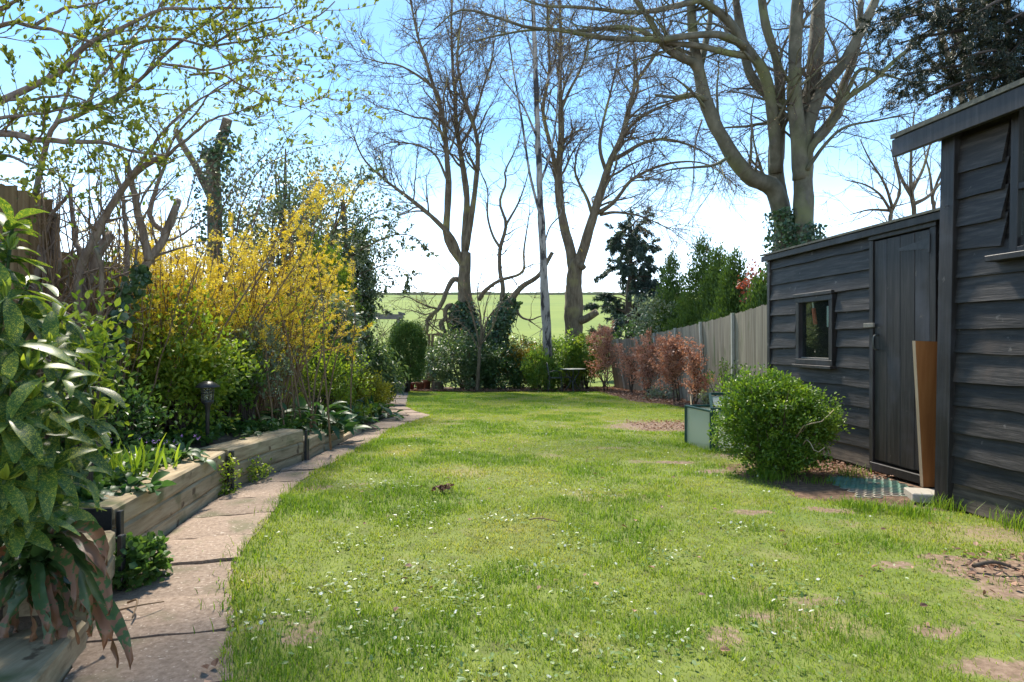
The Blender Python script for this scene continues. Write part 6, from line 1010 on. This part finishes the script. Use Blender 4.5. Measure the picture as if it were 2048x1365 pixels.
def chair(x, y, rot, label):
    z = G(x, y); t = thing('iron_chair', label, 'chair', (x, y, z), 'bistro chairs'); c_, s_ = math.cos(rot), math.sin(rot)
    def L(a, b, h): return (x + c_ * a - s_ * b, y + s_ * a + c_ * b, z + h)      # a = forward
    V, F = cboxVF((x, y, z + .44), np.array([[c_, s_, 0], [-s_, c_, 0], [0, 0, 1.]]), (.2, .2, .012), .008); obj('seat', V, F, MT['iron'], t)
    for sb in (-1, 1):
        V, F = tubes(cr([L(.17, sb * .17, .43), L(.19, sb * .18, .2), L(.2, sb * .19, .0)], 8), np.full(8, .012), 6); obj('leg', V, F, MT['iron'], t, True)
        V, F = tubes(cr([L(-.24, sb * .19, 0), L(-.2, sb * .18, .22), L(-.18, sb * .19, .45), L(-.23, sb * .2, .7), L(-.25, sb * .12, .86), L(-.255, 0, .9)], 16), np.full(16, .012), 6); obj('leg', V, F, MT['iron'], t, True)
        V, F = tubes(cr([L(-.21, sb * .2, .62), L(0, sb * .23, .66), L(.15, sb * .21, .6), L(.16, sb * .18, .44)], 12), np.full(12, .01), 6); obj('armrest', V, F, MT['iron'], t, True)
    for b in (-.1, -.03, .03, .1): V, F = tubes(cr([L(-.185, b, .45), L(-.22, b * 1.6, .62), L(-.25, b * .7, .86)], 8), np.full(8, .008), 5); obj('back_bar', V, F, MT['iron'], t, True)
    V, F = tubes(np.array([L(-.21, -.19, .58), L(-.225, 0, .6), L(-.21, .19, .58)]), np.full(3, .008), 5); obj('back_rail', V, F, MT['iron'], t, True)
chair(1.32, 19.6, .05, 'dark iron armchair standing on the grass left of the bistro table'); chair(1.72, 20.45, -1.35, 'dark iron armchair tucked behind the bistro table')
# pergola, trellis, pots
d = 20.3; xa, xb = PX(735, 0, d)[0], PX(806, 0, d)[0]; zb_ = EYE - (634 - HOR) / FPX * d; t = thing('pergola', 'grey timber pergola beam with short pegs behind the clipped bush', 'pergola', (xb - .16, d, G(xb, d)))
V, F = beam((xa - 1.6, d, zb_), (xb, d, zb_), .06, .16); obj('beam', V, F, MT['weathered'], t); V, F = beam((xb - .16, d + .07, G(xb, d) - .1), (xb - .16, d + .07, zb_ + .07), .1, .1, (0, 1, 0)); obj('post', V, F, MT['weathered'], t)
V, F = beam((xa - 1.5, d + .07, G(xa, d) - .1), (xa - 1.5, d + .07, zb_ + .07), .1, .1, (0, 1, 0)); obj('post', V, F, MT['weathered'], t)
for px_ in (749, 774, 800): x = PX(px_, 0, d)[0]; V, F = beam((x, d - .25, zb_ + .115), (x, d + .9, zb_ + .115), .035, .07); obj('peg', V, F, MT['weathered'], t)
d = 21.4; xa, xb = PX(858, 0, d)[0], PX(902, 0, d)[0]; zb_ = EYE - (668 - HOR) / FPX * d; t = thing('trellis_frame', 'brown timber trellis frame half hidden by the laurel', 'trellis', (xa, d, G(xa, d)))
for x in (xa, xa + .12, xb + .6): V, F = beam((x, d, G(x, d) - .1), (x, d, zb_), .08, .08, (0, 1, 0)); obj('post', V, F, MT['fence_brown'], t)
V, F = beam((xa + .161, d, zb_ - .02), (xb + .559, d, zb_ - .02), .05, .07); obj('rail', V, F, MT['fence_brown'], t); V, F = beam((xa + .161, d, zb_ - .5), (xb + .559, d, zb_ - .5), .05, .05); obj('rail', V, F, MT['fence_brown'], t)
x, y = PX(795, 0, 19.0)[0], 19.0; z = G(x, y) + .012; t = thing('trough', 'buff stone trough at the end of the path', 'trough', (x, y, z)); w_, h_, l_ = .25, .27, .2
V = [(x + sx * w_ * s_, y + sy * l_ * s_, z + zz) for (s_, zz) in ((.85, 0), (1, h_), (.86, h_), (.8, h_ - .08)) for sx, sy in ((-1, -1), (1, -1), (1, 1), (-1, 1))]
F = [(r_ * 4 + i, r_ * 4 + (i + 1) % 4, r_ * 4 + 4 + (i + 1) % 4, r_ * 4 + 4 + i) for r_ in range(3) for i in range(4)] + [(12, 13, 14, 15)]; obj('basin', np.array(V), [np.array(F)], MT['stone_trough'], t)
V, F = gridVF(np.linspace(x - .18, x + .18, 5), np.linspace(y - .15, y + .15, 5), lambda a, b: 0 * a + z + h_ - .04 + .02 * vnoise(a * 20, b * 20)); obj('compost', V, F, MT['soil'], t)
for (px_, d, r_, h_, m_, lab) in [(822, 20.3, .12, .24, 'pot_red', 'dark red glazed pot below the clipped bush'), (840, 20.5, .14, .26, 'terracotta', 'terracotta pot standing between the red pot and the log'), (853, 20.9, .15, .32, 'terracotta', 'smaller terracotta pot set back behind its neighbour')]:
    x = PX(px_, 0, d)[0]; z = G(x, d) + .03; V, F = lathe([(0, 0), (r_ * .7, 0), (r_ * .95, h_ * .82), (r_ * 1.05, h_ * .82), (r_ * 1.05, h_), (r_ * .92, h_), (r_ * .88, h_ * .85), (0, h_ * .84)], (x, d, z), 20); o = obj('plant_pot', V, F, MT[m_], loc=(x, d, z), smooth=True); tag(o, lab, 'pot', 'pots at the end of the garden')
x = PX(876, 0, 20.6)[0]; z = G(x, 20.6) + .01; t = thing('log_stump', 'short sawn log stump with a pale top among the pots', 'stump', (x, 20.6, z)); V, F = lathe([(.2, 0), (.18, .1), (.17, .3)], (x, 20.6, z), 18); obj('bark', V, F, MT['bark_ash'], t, True); V, F = lathe([(.171, .3), (.1, .303), (0, .304)], (x, 20.6, z), 18); obj('cut_face', V, F, MT['cut_wood'], t)
